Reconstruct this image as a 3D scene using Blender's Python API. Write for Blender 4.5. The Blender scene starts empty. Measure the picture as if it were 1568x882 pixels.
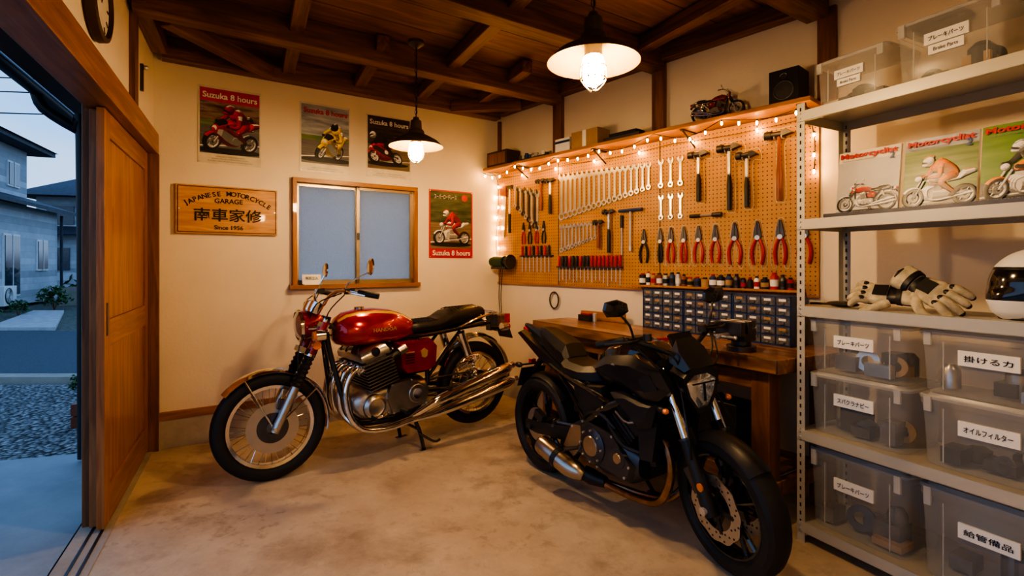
import bpy, bmesh, math, random
from mathutils import Vector, Matrix
random.seed(7)
V=Vector
pi=math.pi
sc=bpy.context.scene
col=sc.collection
COL={}

# ------------------------------------------------------------------ materials
def newmat(name):
    m=bpy.data.materials.new(name); m.use_nodes=True
    nt=m.node_tree; return m,nt,nt.nodes['Principled BSDF']
def N(nt,t,**k):
    n=nt.nodes.new(t)
    for a,v in k.items(): setattr(n,a,v)
    return n
def ramp(nt,stops):
    r=N(nt,'ShaderNodeValToRGB'); e=r.color_ramp.elements
    while len(e)<len(stops): e.new(.5)
    for i,(p,c) in enumerate(stops):
        e[i].position=p; e[i].color=(*c,1)
    return r
def mathn(nt,op,a,b=None):
    n=N(nt,'ShaderNodeMath',operation=op)
    for i,x in enumerate((a,b)):
        if x is None: continue
        if isinstance(x,(int,float)): n.inputs[i].default_value=x
        else: nt.links.new(x,n.inputs[i])
    return n.outputs[0]
def M(name,c,rough=.5,metal=0,var=.12,scale=9,bump=0,bscale=80,coat=0,emis=0,ec=None,alpha=1,trans=0):
    m,nt,b=newmat(name); L=nt.links.new
    tc=N(nt,'ShaderNodeTexCoord'); no=N(nt,'ShaderNodeTexNoise'); no.inputs['Scale'].default_value=scale; no.inputs['Detail'].default_value=4
    L(tc.outputs['Object'],no.inputs['Vector'])
    r=ramp(nt,[(.3,tuple(max(0,x*(1-var)) for x in c)),(.7,tuple(min(1,x*(1+var)) for x in c))])
    L(no.outputs['Fac'],r.inputs['Fac']); L(r.outputs['Color'],b.inputs['Base Color'])
    b.inputs['Roughness'].default_value=rough; b.inputs['Metallic'].default_value=metal
    b.inputs['Coat Weight'].default_value=coat; b.inputs['Alpha'].default_value=alpha
    b.inputs['Transmission Weight'].default_value=trans
    if emis:
        b.inputs['Emission Color'].default_value=(*(ec or c),1); b.inputs['Emission Strength'].default_value=emis
    if bump:
        n2=N(nt,'ShaderNodeTexNoise'); n2.inputs['Scale'].default_value=bscale; n2.inputs['Detail'].default_value=5
        L(tc.outputs['Object'],n2.inputs['Vector'])
        bp=N(nt,'ShaderNodeBump'); bp.inputs['Strength'].default_value=bump; bp.inputs['Distance'].default_value=.01
        L(n2.outputs['Fac'],bp.inputs['Height']); L(bp.outputs['Normal'],b.inputs['Normal'])
    COL[m.name]=c
    return m
def wood(name,c1,c2,rough=.5,sc_=(1.0,12,12),plank=0,axis='Y',coat=0,line=.25):
    m,nt,b=newmat(name); L=nt.links.new
    tc=N(nt,'ShaderNodeTexCoord'); mp=N(nt,'ShaderNodeMapping'); mp.inputs['Scale'].default_value=sc_
    L(tc.outputs['Object'],mp.inputs['Vector'])
    src=mp.outputs['Vector']
    if plank:
        sp=N(nt,'ShaderNodeSeparateXYZ'); L(tc.outputs['Object'],sp.inputs[0])
        q=mathn(nt,'DIVIDE',sp.outputs[axis],plank); fl=mathn(nt,'FLOOR',q); fr=mathn(nt,'FRACT',q)
        wn=N(nt,'ShaderNodeTexWhiteNoise',noise_dimensions='1D'); L(fl,wn.inputs['W'])
        ad=N(nt,'ShaderNodeVectorMath',operation='ADD'); L(src,ad.inputs[0])
        sc3=N(nt,'ShaderNodeVectorMath',operation='SCALE'); L(wn.outputs['Color'],sc3.inputs[0]); sc3.inputs['Scale'].default_value=20
        L(sc3.outputs[0],ad.inputs[1]); src=ad.outputs[0]
    no=N(nt,'ShaderNodeTexNoise'); no.inputs['Scale'].default_value=2.2; no.inputs['Detail'].default_value=8; no.inputs['Distortion'].default_value=.8
    L(src,no.inputs['Vector'])
    r=ramp(nt,[(.3,c1),(.5,tuple((a+d)/2 for a,d in zip(c1,c2))),(.68,c2)]); L(no.outputs['Fac'],r.inputs['Fac'])
    colr=r.outputs['Color']
    if plank:
        mx=N(nt,'ShaderNodeMix',data_type='RGBA',blend_type='MULTIPLY'); mx.inputs[0].default_value=1
        a=mathn(nt,'MULTIPLY',wn.outputs['Value'],.35); a=mathn(nt,'ADD',a,.72)
        g=mathn(nt,'GREATER_THAN',fr,.035); g=mathn(nt,'MULTIPLY',g,1-line); g=mathn(nt,'ADD',g,line)
        a=mathn(nt,'MULTIPLY',a,g)
        L(colr,mx.inputs[6]); L(a,mx.inputs[7]); colr=mx.outputs[2]
    L(colr,b.inputs['Base Color']); b.inputs['Roughness'].default_value=rough; b.inputs['Coat Weight'].default_value=coat
    bp=N(nt,'ShaderNodeBump'); bp.inputs['Strength'].default_value=.15; bp.inputs['Distance'].default_value=.01
    L(no.outputs['Fac'],bp.inputs['Height']); L(bp.outputs['Normal'],b.inputs['Normal'])
    COL[m.name]=c2
    return m
def concrete(name,c1,c2,c3,rough=.5,s=1.0,stain=.6):
    m,nt,b=newmat(name); L=nt.links.new
    tc=N(nt,'ShaderNodeTexCoord')
    def nz(scale,det,dist=0,off=0):
        n=N(nt,'ShaderNodeTexNoise'); n.inputs['Scale'].default_value=scale*s; n.inputs['Detail'].default_value=det; n.inputs['Distortion'].default_value=dist
        n.inputs['Roughness'].default_value=.66
        mp=N(nt,'ShaderNodeMapping'); mp.inputs['Location'].default_value=(off,off*1.7,0); L(tc.outputs['Object'],mp.inputs[0]); L(mp.outputs[0],n.inputs['Vector']); return n.outputs['Fac']
    r=ramp(nt,[(.30,c1),(.70,c2)]); L(nz(2.2,12,.0),r.inputs['Fac'])
    r2=ramp(nt,[(.50,(0,0,0)),(.66,(1,1,1))]); L(nz(2.4,12,.15,3.1),r2.inputs['Fac'])
    r3=ramp(nt,[(.54,(0,0,0)),(.66,(1,1,1))]); L(nz(10,9,.2,7.7),r3.inputs['Fac'])
    r4=ramp(nt,[(.40,(0,0,0)),(.60,(1,1,1))]); L(nz(.8,4,.1,5.2),r4.inputs['Fac'])
    big=mathn(nt,'ADD',mathn(nt,'MULTIPLY',r4.outputs['Color'],.75),.25)
    mxm=mathn(nt,'MULTIPLY',mathn(nt,'MAXIMUM',mathn(nt,'MULTIPLY',r2.outputs['Color'],.85),mathn(nt,'MULTIPLY',r3.outputs['Color'],.5)),big)
    mx=N(nt,'ShaderNodeMix',data_type='RGBA'); L(mathn(nt,'MULTIPLY',mxm,stain),mx.inputs[0]); L(r.outputs['Color'],mx.inputs[6]); mx.inputs[7].default_value=(*c3,1)
    L(mx.outputs[2],b.inputs['Base Color'])
    rr=mathn(nt,'ADD',mathn(nt,'MULTIPLY',nz(5,5,0,1),.4),rough-.2); L(rr,b.inputs['Roughness'])
    bp=N(nt,'ShaderNodeBump'); bp.inputs['Strength'].default_value=.22; bp.inputs['Distance'].default_value=.01
    L(nz(22,9),bp.inputs['Height']); L(bp.outputs['Normal'],b.inputs['Normal'])
    return m
def pegmat():
    m,nt,b=newmat('pegboard_hardboard'); L=nt.links.new
    tc=N(nt,'ShaderNodeTexCoord'); sp=N(nt,'ShaderNodeSeparateXYZ'); L(tc.outputs['Object'],sp.inputs[0])
    def f(o): return mathn(nt,'SUBTRACT',mathn(nt,'FRACT',mathn(nt,'DIVIDE',o,.028)),.5)
    x=f(sp.outputs['X']); z=f(sp.outputs['Z'])
    d=mathn(nt,'SQRT',mathn(nt,'ADD',mathn(nt,'MULTIPLY',x,x),mathn(nt,'MULTIPLY',z,z)))
    hole=mathn(nt,'LESS_THAN',d,.15)
    no=N(nt,'ShaderNodeTexNoise'); no.inputs['Scale'].default_value=6; no.inputs['Detail'].default_value=6; L(tc.outputs['Object'],no.inputs['Vector'])
    r=ramp(nt,[(.3,(.44,.22,.07)),(.7,(.56,.30,.11))]); L(no.outputs['Fac'],r.inputs['Fac'])
    mx=N(nt,'ShaderNodeMix',data_type='RGBA'); L(hole,mx.inputs[0]); L(r.outputs['Color'],mx.inputs[6]); mx.inputs[7].default_value=(.05,.025,.012,1)
    L(mx.outputs[2],b.inputs['Base Color']); b.inputs['Roughness'].default_value=.5
    return m
def gravelmat():
    m,nt,b=newmat('gravel'); L=nt.links.new
    tc=N(nt,'ShaderNodeTexCoord'); vo=N(nt,'ShaderNodeTexVoronoi'); vo.inputs['Scale'].default_value=30; L(tc.outputs['Object'],vo.inputs['Vector'])
    bw=N(nt,'ShaderNodeRGBToBW'); L(vo.outputs['Color'],bw.inputs[0])
    r=ramp(nt,[(.1,(.14,.14,.14)),(.9,(.66,.64,.60))]); L(bw.outputs[0],r.inputs['Fac'])
    dk=ramp(nt,[(.25,(1,1,1)),(.75,(.15,.15,.15))]); L(vo.outputs['Distance'],dk.inputs['Fac'])
    mx=N(nt,'ShaderNodeMix',data_type='RGBA',blend_type='MULTIPLY'); mx.inputs[0].default_value=1; L(r.outputs['Color'],mx.inputs[6]); L(dk.outputs['Color'],mx.inputs[7]); L(mx.outputs[2],b.inputs['Base Color'])
    bp=N(nt,'ShaderNodeBump'); bp.inputs['Strength'].default_value=1; bp.inputs['Distance'].default_value=.03; bp.invert=True
    L(vo.outputs['Distance'],bp.inputs['Height']); L(bp.outputs['Normal'],b.inputs['Normal']); b.inputs['Roughness'].default_value=.9
    return m
def frosted():
    m,nt,b=newmat('frosted_glass'); L=nt.links.new
    out=nt.nodes['Material Output']
    tr=N(nt,'ShaderNodeBsdfTranslucent'); tr.inputs['Color'].default_value=(.93,.96,.95,1)
    b.inputs['Base Color'].default_value=(.42,.46,.48,1); b.inputs['Roughness'].default_value=.16
    tc=N(nt,'ShaderNodeTexCoord'); no=N(nt,'ShaderNodeTexNoise'); no.inputs['Scale'].default_value=110; L(tc.outputs['Object'],no.inputs['Vector'])
    bp=N(nt,'ShaderNodeBump'); bp.inputs['Strength'].default_value=.9; bp.inputs['Distance'].default_value=.012; L(no.outputs['Fac'],bp.inputs['Height']); L(bp.outputs['Normal'],b.inputs['Normal']); L(bp.outputs['Normal'],tr.inputs['Normal'])
    ms=N(nt,'ShaderNodeMixShader'); ms.inputs[0].default_value=.25
    L(tr.outputs[0],ms.inputs[1]); L(b.outputs[0],ms.inputs[2]); L(ms.outputs[0],out.inputs['Surface'])
    return m
def blurmat(name,cs,sc_=(3,1,16)):
    m,nt,b=newmat(name); L=nt.links.new
    tc=N(nt,'ShaderNodeTexCoord'); mp=N(nt,'ShaderNodeMapping'); mp.inputs['Scale'].default_value=sc_; L(tc.outputs['Object'],mp.inputs[0])
    no=N(nt,'ShaderNodeTexNoise'); no.inputs['Scale'].default_value=1.8; no.inputs['Detail'].default_value=5; L(mp.outputs[0],no.inputs['Vector'])
    n=len(cs); r=ramp(nt,[(.28+.44*i/(n-1),c) for i,c in enumerate(cs)]); L(no.outputs['Fac'],r.inputs['Fac']); L(r.outputs['Color'],b.inputs['Base Color']); b.inputs['Roughness'].default_value=.35
    return m

m_plaster=M('cream_plaster',(.80,.71,.57),.85,var=.04,scale=2.5,bump=.12,bscale=55)
m_beam=wood('beam_timber',(.10,.038,.013),(.29,.125,.045),.45)
m_post=wood('post_timber',(.14,.055,.02),(.30,.13,.05),.45,(12,12,1.0))
m_ceil=wood('ceiling_boards',(.20,.085,.028),(.42,.19,.07),.5,(1,8,8),plank=.30,axis='Y')
m_door=wood('door_timber',(.24,.09,.028),(.44,.19,.065),.4,(14,14,1.0),coat=.15)
m_doorh=wood('door_rail_timber',(.22,.08,.026),(.40,.17,.06),.4,(1,14,14),coat=.15)
m_trim=wood('trim_timber',(.24,.10,.035),(.42,.19,.07),.4,(1,14,14))
m_shelfw=wood('shelf_timber',(.30,.13,.045),(.52,.26,.10),.45,(1,14,14))
m_bench=wood('bench_timber',(.15,.06,.022),(.50,.25,.10),.33,(1.2,9,9),plank=.14,axis='Y',coat=.2)
m_sign=wood('sign_timber',(.46,.21,.07),(.68,.38,.16),.35,(1.5,14,14),coat=.2)
m_dwood=M('dark_wood',(.07,.035,.02),.5)
m_floor=concrete('stained_concrete_floor',(.50,.41,.30),(.70,.60,.46),(.15,.095,.055),.50,1.0,.85)
m_conc=concrete('foundation_concrete',(.36,.32,.26),(.48,.43,.36),(.2,.17,.13),.8,2,.4)
m_apron=concrete('apron_concrete',(.28,.31,.33),(.38,.41,.43),(.18,.20,.21),.6,1,.5)
m_asph=M('asphalt',(.11,.125,.14),.85,var=.25,scale=60,bump=.4,bscale=200)
m_grav=gravelmat(); m_soil=M('garden_soil',(.15,.155,.12),.95,var=.4,scale=12,bump=.6,bscale=40)
m_paver=M('paver_stone',(.5,.5,.5),.8,var=.15,scale=6)
m_leaf=M('leaf_green',(.07,.16,.05),.6,var=.6,scale=14)
m_siding=wood('house_siding',(.52,.54,.57),(.62,.64,.66),.7,(1,1,1),plank=.22,axis='Z',line=.7)
m_roof=M('roof_tile',(.06,.065,.08),.6,var=.3,scale=6)
m_winglass=M('house_window_glass',(.05,.07,.10),.1,coat=.5)
m_peg=pegmat(); m_frost=frosted()
m_blk=M('black_plastic',(.018,.018,.019),.42,var=.2); m_rub=M('tyre_rubber',(.017,.016,.016),.6,var=.2,bump=.1)
m_gloss=M('gloss_black',(.012,.012,.014),.14,coat=.8,var=.1); m_matte=M('matte_black',(.018,.018,.020),.42,var=.15); m_satin=M('satin_black',(.016,.016,.018),.28,var=.15,coat=.25)
m_chrome=M('chrome',(.82,.80,.77),.10,1,var=.05); m_alu=M('cast_aluminium',(.50,.48,.45),.32,1,var=.14,scale=15,bump=.05)
m_steel=M('tool_steel',(.66,.65,.63),.32,.75,var=.12); m_dsteel=M('dark_steel',(.10,.10,.11),.38,.8,var=.2)
m_disc=M('brake_disc_steel',(.55,.53,.51),.34,1,var=.05)
m_bronze=M('heat_tinted_pipe',(.36,.22,.12),.25,1,var=.35,scale=14)
m_muf=M('muffler_steel',(.45,.39,.32),.28,1,var=.15)
m_red=M('candy_red_paint',(.40,.008,.010),.16,.35,coat=1,var=.15); m_gold=M('gold_stripe',(.75,.50,.12),.3,.5,var=.08)
m_lens=M('headlamp_glass',(.62,.65,.66),.08,.8,coat=1,var=.05); m_rlens=M('red_lens',(.55,.02,.02),.15,coat=.8); m_olens=M('amber_lens',(.80,.22,.02),.15,coat=.8)
m_vinyl=M('seat_vinyl',(.020,.018,.017),.38,var=.2,bump=.08,bscale=120)
m_white=M('white_paint',(.80,.80,.78),.4,var=.04); m_label=M('label_white',(.85,.84,.80),.6,var=.03)
m_oline=M('tool_outline_white',(.62,.56,.44),.6,var=.05)
m_metal=M('shelf_enamel',(.54,.52,.45),.38,.2,var=.05,scale=4); m_hole=M('slot_shadow',(.04,.035,.03),.9)
m_bin=M('frosted_polypropylene',(.66,.67,.66),.25,alpha=.24,var=.05); m_binlid=M('bin_lid_plastic',(.68,.69,.68),.28,alpha=.45,var=.04)
m_bcon=M('bin_parts_grey',(.14,.13,.12),.5,var=.4,scale=12)
m_blue=M('blue_cabinet',(.02,.055,.17),.4,var=.12); m_clear=M('clear_drawer',(.13,.14,.16),.15,var=.5,scale=40,coat=.6)
m_rgrip=M('red_grip',(.45,.018,.016),.35,var=.1); m_bgrip=M('black_grip',(.02,.02,.02),.5); m_hwood=M('handle_wood',(.25,.07,.035),.4,var=.2)
m_card=M('cardboard',(.42,.27,.14),.8,var=.08); m_glove=M('glove_leather',(.50,.44,.31),.7,var=.35,scale=30,bump=.3,bscale=60)
m_green=M('machine_green',(.02,.06,.03),.35,var=.2); m_alfr=M('sash_bronze_alu',(.42,.34,.24),.35,.7,var=.06)
LC=(1,.64,.30)
m_bulb=M('lamp_glow',(1,.78,.45),.4,emis=440,ec=LC); m_fillbulb=M('added_fill_glow',(1,.78,.45),.4,emis=180,ec=LC); m_fairy=M('fairy_bulb_glow',(1,.7,.3),.4,emis=150,ec=(1,.50,.15))
m_shade=M('lamp_enamel_dark',(.12,.085,.05),.4,.4,var=.15); m_shin=M('lamp_enamel_inner',(.15,.09,.03),.4,var=.05)
m_ink=M('ink_black',(.015,.013,.012),.6); m_gpaint=M('clock_face',(.75,.70,.60),.5)
m_orange=M('race_orange',(.75,.20,.03),.3); m_yel=M('race_yellow',(.80,.50,.04),.3); m_slv=M('race_silver',(.5,.5,.52),.3)

# ------------------------------------------------------------------ mesh builder
def frame(axis):
    z=V(axis).normalized(); a=V((0,0,1)) if abs(z.z)<.95 else V((1,0,0))
    x=a.cross(z).normalized(); y=z.cross(x); return x,y,z
def cr(pts,k):
    P=[V(p) for p in pts]; out=[]; n=len(P)
    for i in range(n-1):
        p0=P[max(i-1,0)];p1=P[i];p2=P[i+1];p3=P[min(i+2,n-1)]
        for j in range(k):
            t=j/k
            out.append(.5*((2*p1)+(p2-p0)*t+(2*p0-5*p1+4*p2-p3)*t*t+(3*p1-p0-3*p2+p3)*t**3))
    out.append(P[-1]); return out
def sec(x,z0,z1,w,e=2.6,n=24,taper=0,y=0):
    o=[]
    for i in range(n):
        a=2*pi*i/n; c=math.cos(a); s=math.sin(a)
        cy=math.copysign(abs(c)**(2/e),c); cz=math.copysign(abs(s)**(2/e),s)
        o.append((x,y+w/2*cy*(1-taper*cz),(z0+z1)/2+(z1-z0)/2*cz))
    return o
TONE={}
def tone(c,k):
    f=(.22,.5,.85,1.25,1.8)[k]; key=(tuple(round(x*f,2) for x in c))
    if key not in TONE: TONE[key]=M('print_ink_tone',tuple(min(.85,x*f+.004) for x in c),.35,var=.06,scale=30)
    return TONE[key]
class MB:
    def __init__(s): s.v=[];s.f=[];s.m=[];s.mats=[];s.T=Matrix.Identity(4)
    def add(s,vs,fs,mat):
        b=len(s.v); T=s.T; s.v+=[T@V(p) for p in vs]
        if not isinstance(mat,(list,tuple)): mat=[mat]*len(fs)
        for f,mm in zip(fs,mat):
            if mm not in s.mats: s.mats.append(mm)
            s.f.append([b+k for k in f]); s.m.append(s.mats.index(mm))
    def box(s,c,sz,mat,R=None,tx=1):
        hx,hy,hz=sz[0]/2,sz[1]/2,sz[2]/2; vs=[]
        for z in (-1,1):
            for x,y in ((-1,-1),(1,-1),(1,1),(-1,1)):
                p=V((x*hx*(tx if z<0 else 1),y*hy*(tx if z<0 else 1),z*hz))
                if R is not None: p=R@p
                vs.append(p+V(c))
        s.add(vs,[(0,3,2,1),(4,5,6,7),(0,1,5,4),(1,2,6,5),(2,3,7,6),(3,0,4,7)],mat)
    def bx(s,x0,x1,y0,y1,z0,z1,mat): s.box(((x0+x1)/2,(y0+y1)/2,(z0+z1)/2),(x1-x0,y1-y0,z1-z0),mat)
    def lathe(s,prof,o,axis,mat,n=20,closed=False,a0=0,a1=2*pi):
        x,y,z=frame(axis); o=V(o); vs=[]; full=abs(a1-a0-2*pi)<1e-6; na=n if full else n+1
        for (r,h) in prof:
            for i in range(na):
                a=a0+(a1-a0)*i/n; vs.append(o+z*h+(x*math.cos(a)+y*math.sin(a))*r)
        fs=[]; m=len(prof)
        for j in range(m if closed else m-1):
            k=(j+1)%m
            for i in range(n):
                i2=(i+1)%na; fs.append((j*na+i,j*na+i2,k*na+i2,k*na+i))
        s.add(vs,fs,mat)
    def cyl(s,p1,p2,r1,mat,r2=None,n=14):
        p1=V(p1);p2=V(p2);L=(p2-p1).length
        if L<1e-6: return
        r2=r1 if r2 is None else r2
        s.lathe([(0,0),(r1,0),(r2,L),(0,L)],p1,p2-p1,mat,n)
    def tube(s,pts,r,mat,n=8,k=0,closed=False,fl=1.0):
        rr=r if isinstance(r,(list,tuple)) else [r]*len(pts)
        if k:
            R=[]
            for i in range(len(pts)-1):
                for j in range(k): R.append(rr[i]+(rr[i+1]-rr[i])*j/k)
            R.append(rr[-1]); P=cr(pts,k)
        else: P=[V(p) for p in pts]; R=list(rr)
        q=len(P)
        tg=[]
        for i in range(q):
            if closed: d=P[(i+1)%q]-P[i-1]
            else: d=P[min(i+1,q-1)]-P[max(i-1,0)]
            tg.append(d.normalized() if d.length>1e-9 else V((0,0,1)))
        x,y,z=frame(tg[0]); vs=[]
        for i in range(q):
            t=tg[i]; x=(x-t*x.dot(t)).normalized(); y=t.cross(x)
            for a in range(n):
                an=2*pi*a/n; vs.append(P[i]+(x*math.cos(an)+y*math.sin(an)*fl)*R[i])
        fs=[]
        for i in range(q if closed else q-1):
            j=(i+1)%q
            for a in range(n):
                b=(a+1)%n; fs.append((i*n+a,i*n+b,j*n+b,j*n+a))
        if not closed: fs.append(tuple(range(n-1,-1,-1))); fs.append(tuple((q-1)*n+a for a in range(n)))
        s.add(vs,fs,mat)
    def sph(s,c,r,mat,nu=18,nv=10,R=None):
        if not isinstance(r,(list,tuple)): r=(r,r,r)
        vs=[];fs=[]
        for j in range(nv+1):
            th=pi*j/nv
            for i in range(nu):
                ph=2*pi*i/nu; d=V((math.sin(th)*math.cos(ph)*r[0],math.sin(th)*math.sin(ph)*r[1],math.cos(th)*r[2]))
                if R is not None: d=R@d
                vs.append(V(c)+d)
        for j in range(nv):
            for i in range(nu):
                i2=(i+1)%nu; fs.append((j*nu+i,(j+1)*nu+i,(j+1)*nu+i2,j*nu+i2))
        s.add(vs,fs,mat)
    def loft(s,rings,mat,fn=None,cap=True):
        n=len(rings[0]); vs=[p for r in rings for p in r]; fs=[];ms=[]
        for i in range(len(rings)-1):
            for j in range(n):
                k=(j+1)%n; fs.append((i*n+j,i*n+k,(i+1)*n+k,(i+1)*n+j)); ms.append(fn(i,j) if fn else mat)
        if cap:
            fs.append(tuple(range(n-1,-1,-1))); fs.append(tuple((len(rings)-1)*n+j for j in range(n))); ms+=[mat,mat]
        s.add(vs,fs,ms)
    def prism(s,poly,mat,y0,y1,sc1=1.0,pl='XZ'):
        n=len(poly); cx=sum(p[0] for p in poly)/n; cz=sum(p[1] for p in poly)/n
        def P(a,b,y): return (a,y,b) if pl=='XZ' else (a,b,y)
        vs=[P(a,b,y0) for a,b in poly]+[P(cx+(a-cx)*sc1,cz+(b-cz)*sc1,y1) for a,b in poly]
        fs=[tuple(range(n)),tuple(range(2*n-1,n-1,-1))]+[(i,(i+1)%n,n+(i+1)%n,n+i) for i in range(n)]
        s.add(vs,fs,mat)
    def flat(s,poly,y,mat): s.add([(a,y,b) for a,b in poly],[tuple(range(len(poly)))],mat)
    def rect(s,x0,x1,z0,z1,y,mat): s.flat([(x0,z0),(x1,z0),(x1,z1),(x0,z1)],y,mat)
    def shell(s,c,R,a0,a1,w,mat,t=.004,dep=.03,n=24):
        rings=[]; m=7
        for i in range(n+1):
            a=a0+(a1-a0)*i/n; o=[];inn=[]
            for j in range(m):
                u=-1+2*j/(m-1); rr=R-dep*u*u
                o.append((c[0]+rr*math.cos(a),c[1]+u*w/2,c[2]+rr*math.sin(a)))
                inn.append((c[0]+(rr-t)*math.cos(a),c[1]+u*(w/2-t),c[2]+(rr-t)*math.sin(a)))
            rings.append(o+inn[::-1])
        s.loft(rings,mat)
    def text(s,t,size,x,z,y,mat,width=None,bold=0,rot=0,height=None):
        cu=bpy.data.curves.new('t','FONT'); cu.body=t; cu.size=size; cu.resolution_u=3; cu.offset=bold*size
        ob=bpy.data.objects.new('t',cu); col.objects.link(ob); dg=bpy.context.evaluated_depsgraph_get()
        me=bpy.data.meshes.new_from_object(ob.evaluated_get(dg))
        vs=[v.co.copy() for v in me.vertices]; fs=[tuple(p.vertices) for p in me.polygons]
        bpy.data.objects.remove(ob); bpy.data.curves.remove(cu); bpy.data.meshes.remove(me)
        if not vs: return
        x0=min(v.x for v in vs);x1=max(v.x for v in vs);y0=min(v.y for v in vs);y1=max(v.y for v in vs)
        sx=(width/(x1-x0)) if width else 1; sy=(height/(y1-y0)) if height else 1
        c,sn=math.cos(rot),math.sin(rot); o=[]
        for v in vs:
            a=(v.x-(x0+x1)/2)*sx; b=(v.y-(y0+y1)/2)*sy
            o.append((x+a*c-b*sn,y,z+a*sn+b*c))
        s.add(o,fs,mat)
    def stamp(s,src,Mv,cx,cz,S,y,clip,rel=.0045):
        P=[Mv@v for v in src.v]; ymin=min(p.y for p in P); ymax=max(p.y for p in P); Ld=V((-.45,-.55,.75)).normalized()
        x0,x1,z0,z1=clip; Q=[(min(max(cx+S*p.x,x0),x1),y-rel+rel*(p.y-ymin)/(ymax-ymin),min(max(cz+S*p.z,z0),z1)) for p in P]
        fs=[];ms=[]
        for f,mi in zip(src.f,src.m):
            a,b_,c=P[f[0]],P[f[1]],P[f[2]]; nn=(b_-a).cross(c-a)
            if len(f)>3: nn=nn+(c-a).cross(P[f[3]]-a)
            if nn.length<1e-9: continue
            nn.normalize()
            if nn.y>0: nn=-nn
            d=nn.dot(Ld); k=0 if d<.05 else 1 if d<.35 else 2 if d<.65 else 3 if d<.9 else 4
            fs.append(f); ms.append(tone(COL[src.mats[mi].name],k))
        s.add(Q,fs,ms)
    def build(s,name,Mx=None,bevel=0,merge=True):
        me=bpy.data.meshes.new(name); me.from_pydata([tuple(v) for v in s.v],[],s.f)
        for m in s.mats: me.materials.append(m)
        me.polygons.foreach_set('material_index',s.m); me.polygons.foreach_set('use_smooth',[True]*len(s.f))
        if merge:
            bm=bmesh.new(); bm.from_mesh(me); bmesh.ops.remove_doubles(bm,verts=bm.verts,dist=2e-5)
            bmesh.ops.recalc_face_normals(bm,faces=bm.faces); bm.to_mesh(me); bm.free()
        me.set_sharp_from_angle(angle=math.radians(38 if name!='naked_black_motorcycle' else 27))
        ob=bpy.data.objects.new(name,me); col.objects.link(ob)
        if Mx is not None: ob.matrix_world=Mx
        if bevel:
            md=ob.modifiers.new('bevel','BEVEL'); md.width=bevel; md.segments=2; md.limit_method='ANGLE'; md.angle_limit=math.radians(50)
        return ob
def FR(o,xd):
    x=V((xd[0],xd[1],0)).normalized(); z=V((0,0,1)); y=z.cross(x)
    m=Matrix.Identity(4)
    for i in range(3): m[i][0]=x[i];m[i][1]=y[i];m[i][2]=z[i];m[i][3]=(o[0],o[1],o[2] if len(o)>2 else 0)[i]
    return m
def T(x,y,z): return Matrix.Translation((x,y,z))
def RZ(d): return Matrix.Rotation(math.radians(d),4,'Z')
def RX(d): return Matrix.Rotation(math.radians(d),4,'X')
def RY(d): return Matrix.Rotation(math.radians(d),4,'Y')
def rot3(d,ax): return Matrix.Rotation(math.radians(d),3,ax)

A=V((-2.59,3.70,0)); B=V((-.127,5.335,0)); C=V((1.86,3.07,0)); D=V((1.396,2.51,0))
BK=FR(A,(.833,.553)); RT=FR(B,(.66,-.751)); SH=FR(D,(.458,-.889)); LF=FR(A,(-.4535,.891)); RT2=FR(C,(.458,-.889))
H=2.98
# ------------------------------------------------------------------ room shell
b=MB(); X0,X1,Z0,Z1=.955,2.0,1.165,2.04
b.bx(-.33,X0,0,.12,0,H,m_plaster); b.bx(X1,2.96,0,.12,0,H,m_plaster); b.bx(X0,X1,0,.12,0,Z0,m_plaster); b.bx(X0,X1,0,.12,Z1,H,m_plaster)
b.build('wall_back',BK)
b=MB(); b.bx(-.0,2.955,-.025,0,0,.212,m_conc); b.build('baseboard_back',BK)
b=MB(); b.bx(-.0,2.95,-.03,0,.212,.268,m_trim); b.build('trim_1',BK)
b=MB(); b.bx(-.1,3.06,0,.12,0,H,m_plaster); b.build('wall_right',RT)
b=MB(); b.bx(0,4.4,0,.12,0,H,m_plaster); b.build('wall_right',RT2)
b=MB(); b.bx(0,2.3,-.025,0,0,.2,m_conc); b.build('baseboard_right',RT)
b=MB(); b.bx(-1.05,.12,.145,.165,0,2.3,m_plaster); b.build('wall_left',LF)
b=MB(); b.bx(-5,.12,0,.14,2.29,H,m_plaster); b.build('wall_left',LF)
b=MB(); b.bx(-5,.12,-.03,.12,2.14,2.29,m_doorh); b.build('trim_2',LF,bevel=.004)
b=MB(); b.bx(-.84,-.74,-.03,.01,2.29,2.82,m_post); b.build('trim_3',LF)
b=MB(); b.bx(-.035,.02,-.035,.16,.0,2.14,m_post); b.build('trim_4',LF)
E1=A+V((.4535,-.891,0))*5; E2=C+V((.458,-.889,0))*4.4
RR=FR(E2,(E1-E2)); 
b=MB(); b.bx(0,(E1-E2).length,0,.12,0,H,m_plaster); b.build('wall_front',RR)
pts=[A,B,C,E2,E1]
b=MB(); pl=[(p.x,p.y) for p in pts]; b.prism(pl,m_floor,-.12,0,pl='XY'); b.build('floor')
b=MB(); cpl=[(p.x*1.04-.02,p.y*1.04) for p in (A,B)]+[(2.1,3.2),(E2.x+.2,E2.y-.2),(E1.x-.2,E1.y-.2)]
Ci=BK.inverted(); q=[Ci@V((x,y,0)) for x,y in cpl]
b.prism([(p.x,p.y) for p in q],m_ceil,H,H+.05,pl='XY'); b.build('ceiling',BK)
def beam(p,q,w,h,z0,name='ceiling_beam',mat=None):
    p=V(p);q=V(q); L=(q-p).length; b=MB(); b.bx(0,L,-w/2,w/2,0,h,mat or m_beam); return b.build(name,FR((p.x,p.y,z0),(q-p)),bevel=.005)
def onR(s): return B+V((.66,-.751,0))*s
XB=V((.833,.553,0))
def leftHit(p):
    n=V((.891,.4535,0)); d=(p-A).dot(n); r=XB.dot(n); return p-XB*(d/r)
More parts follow.
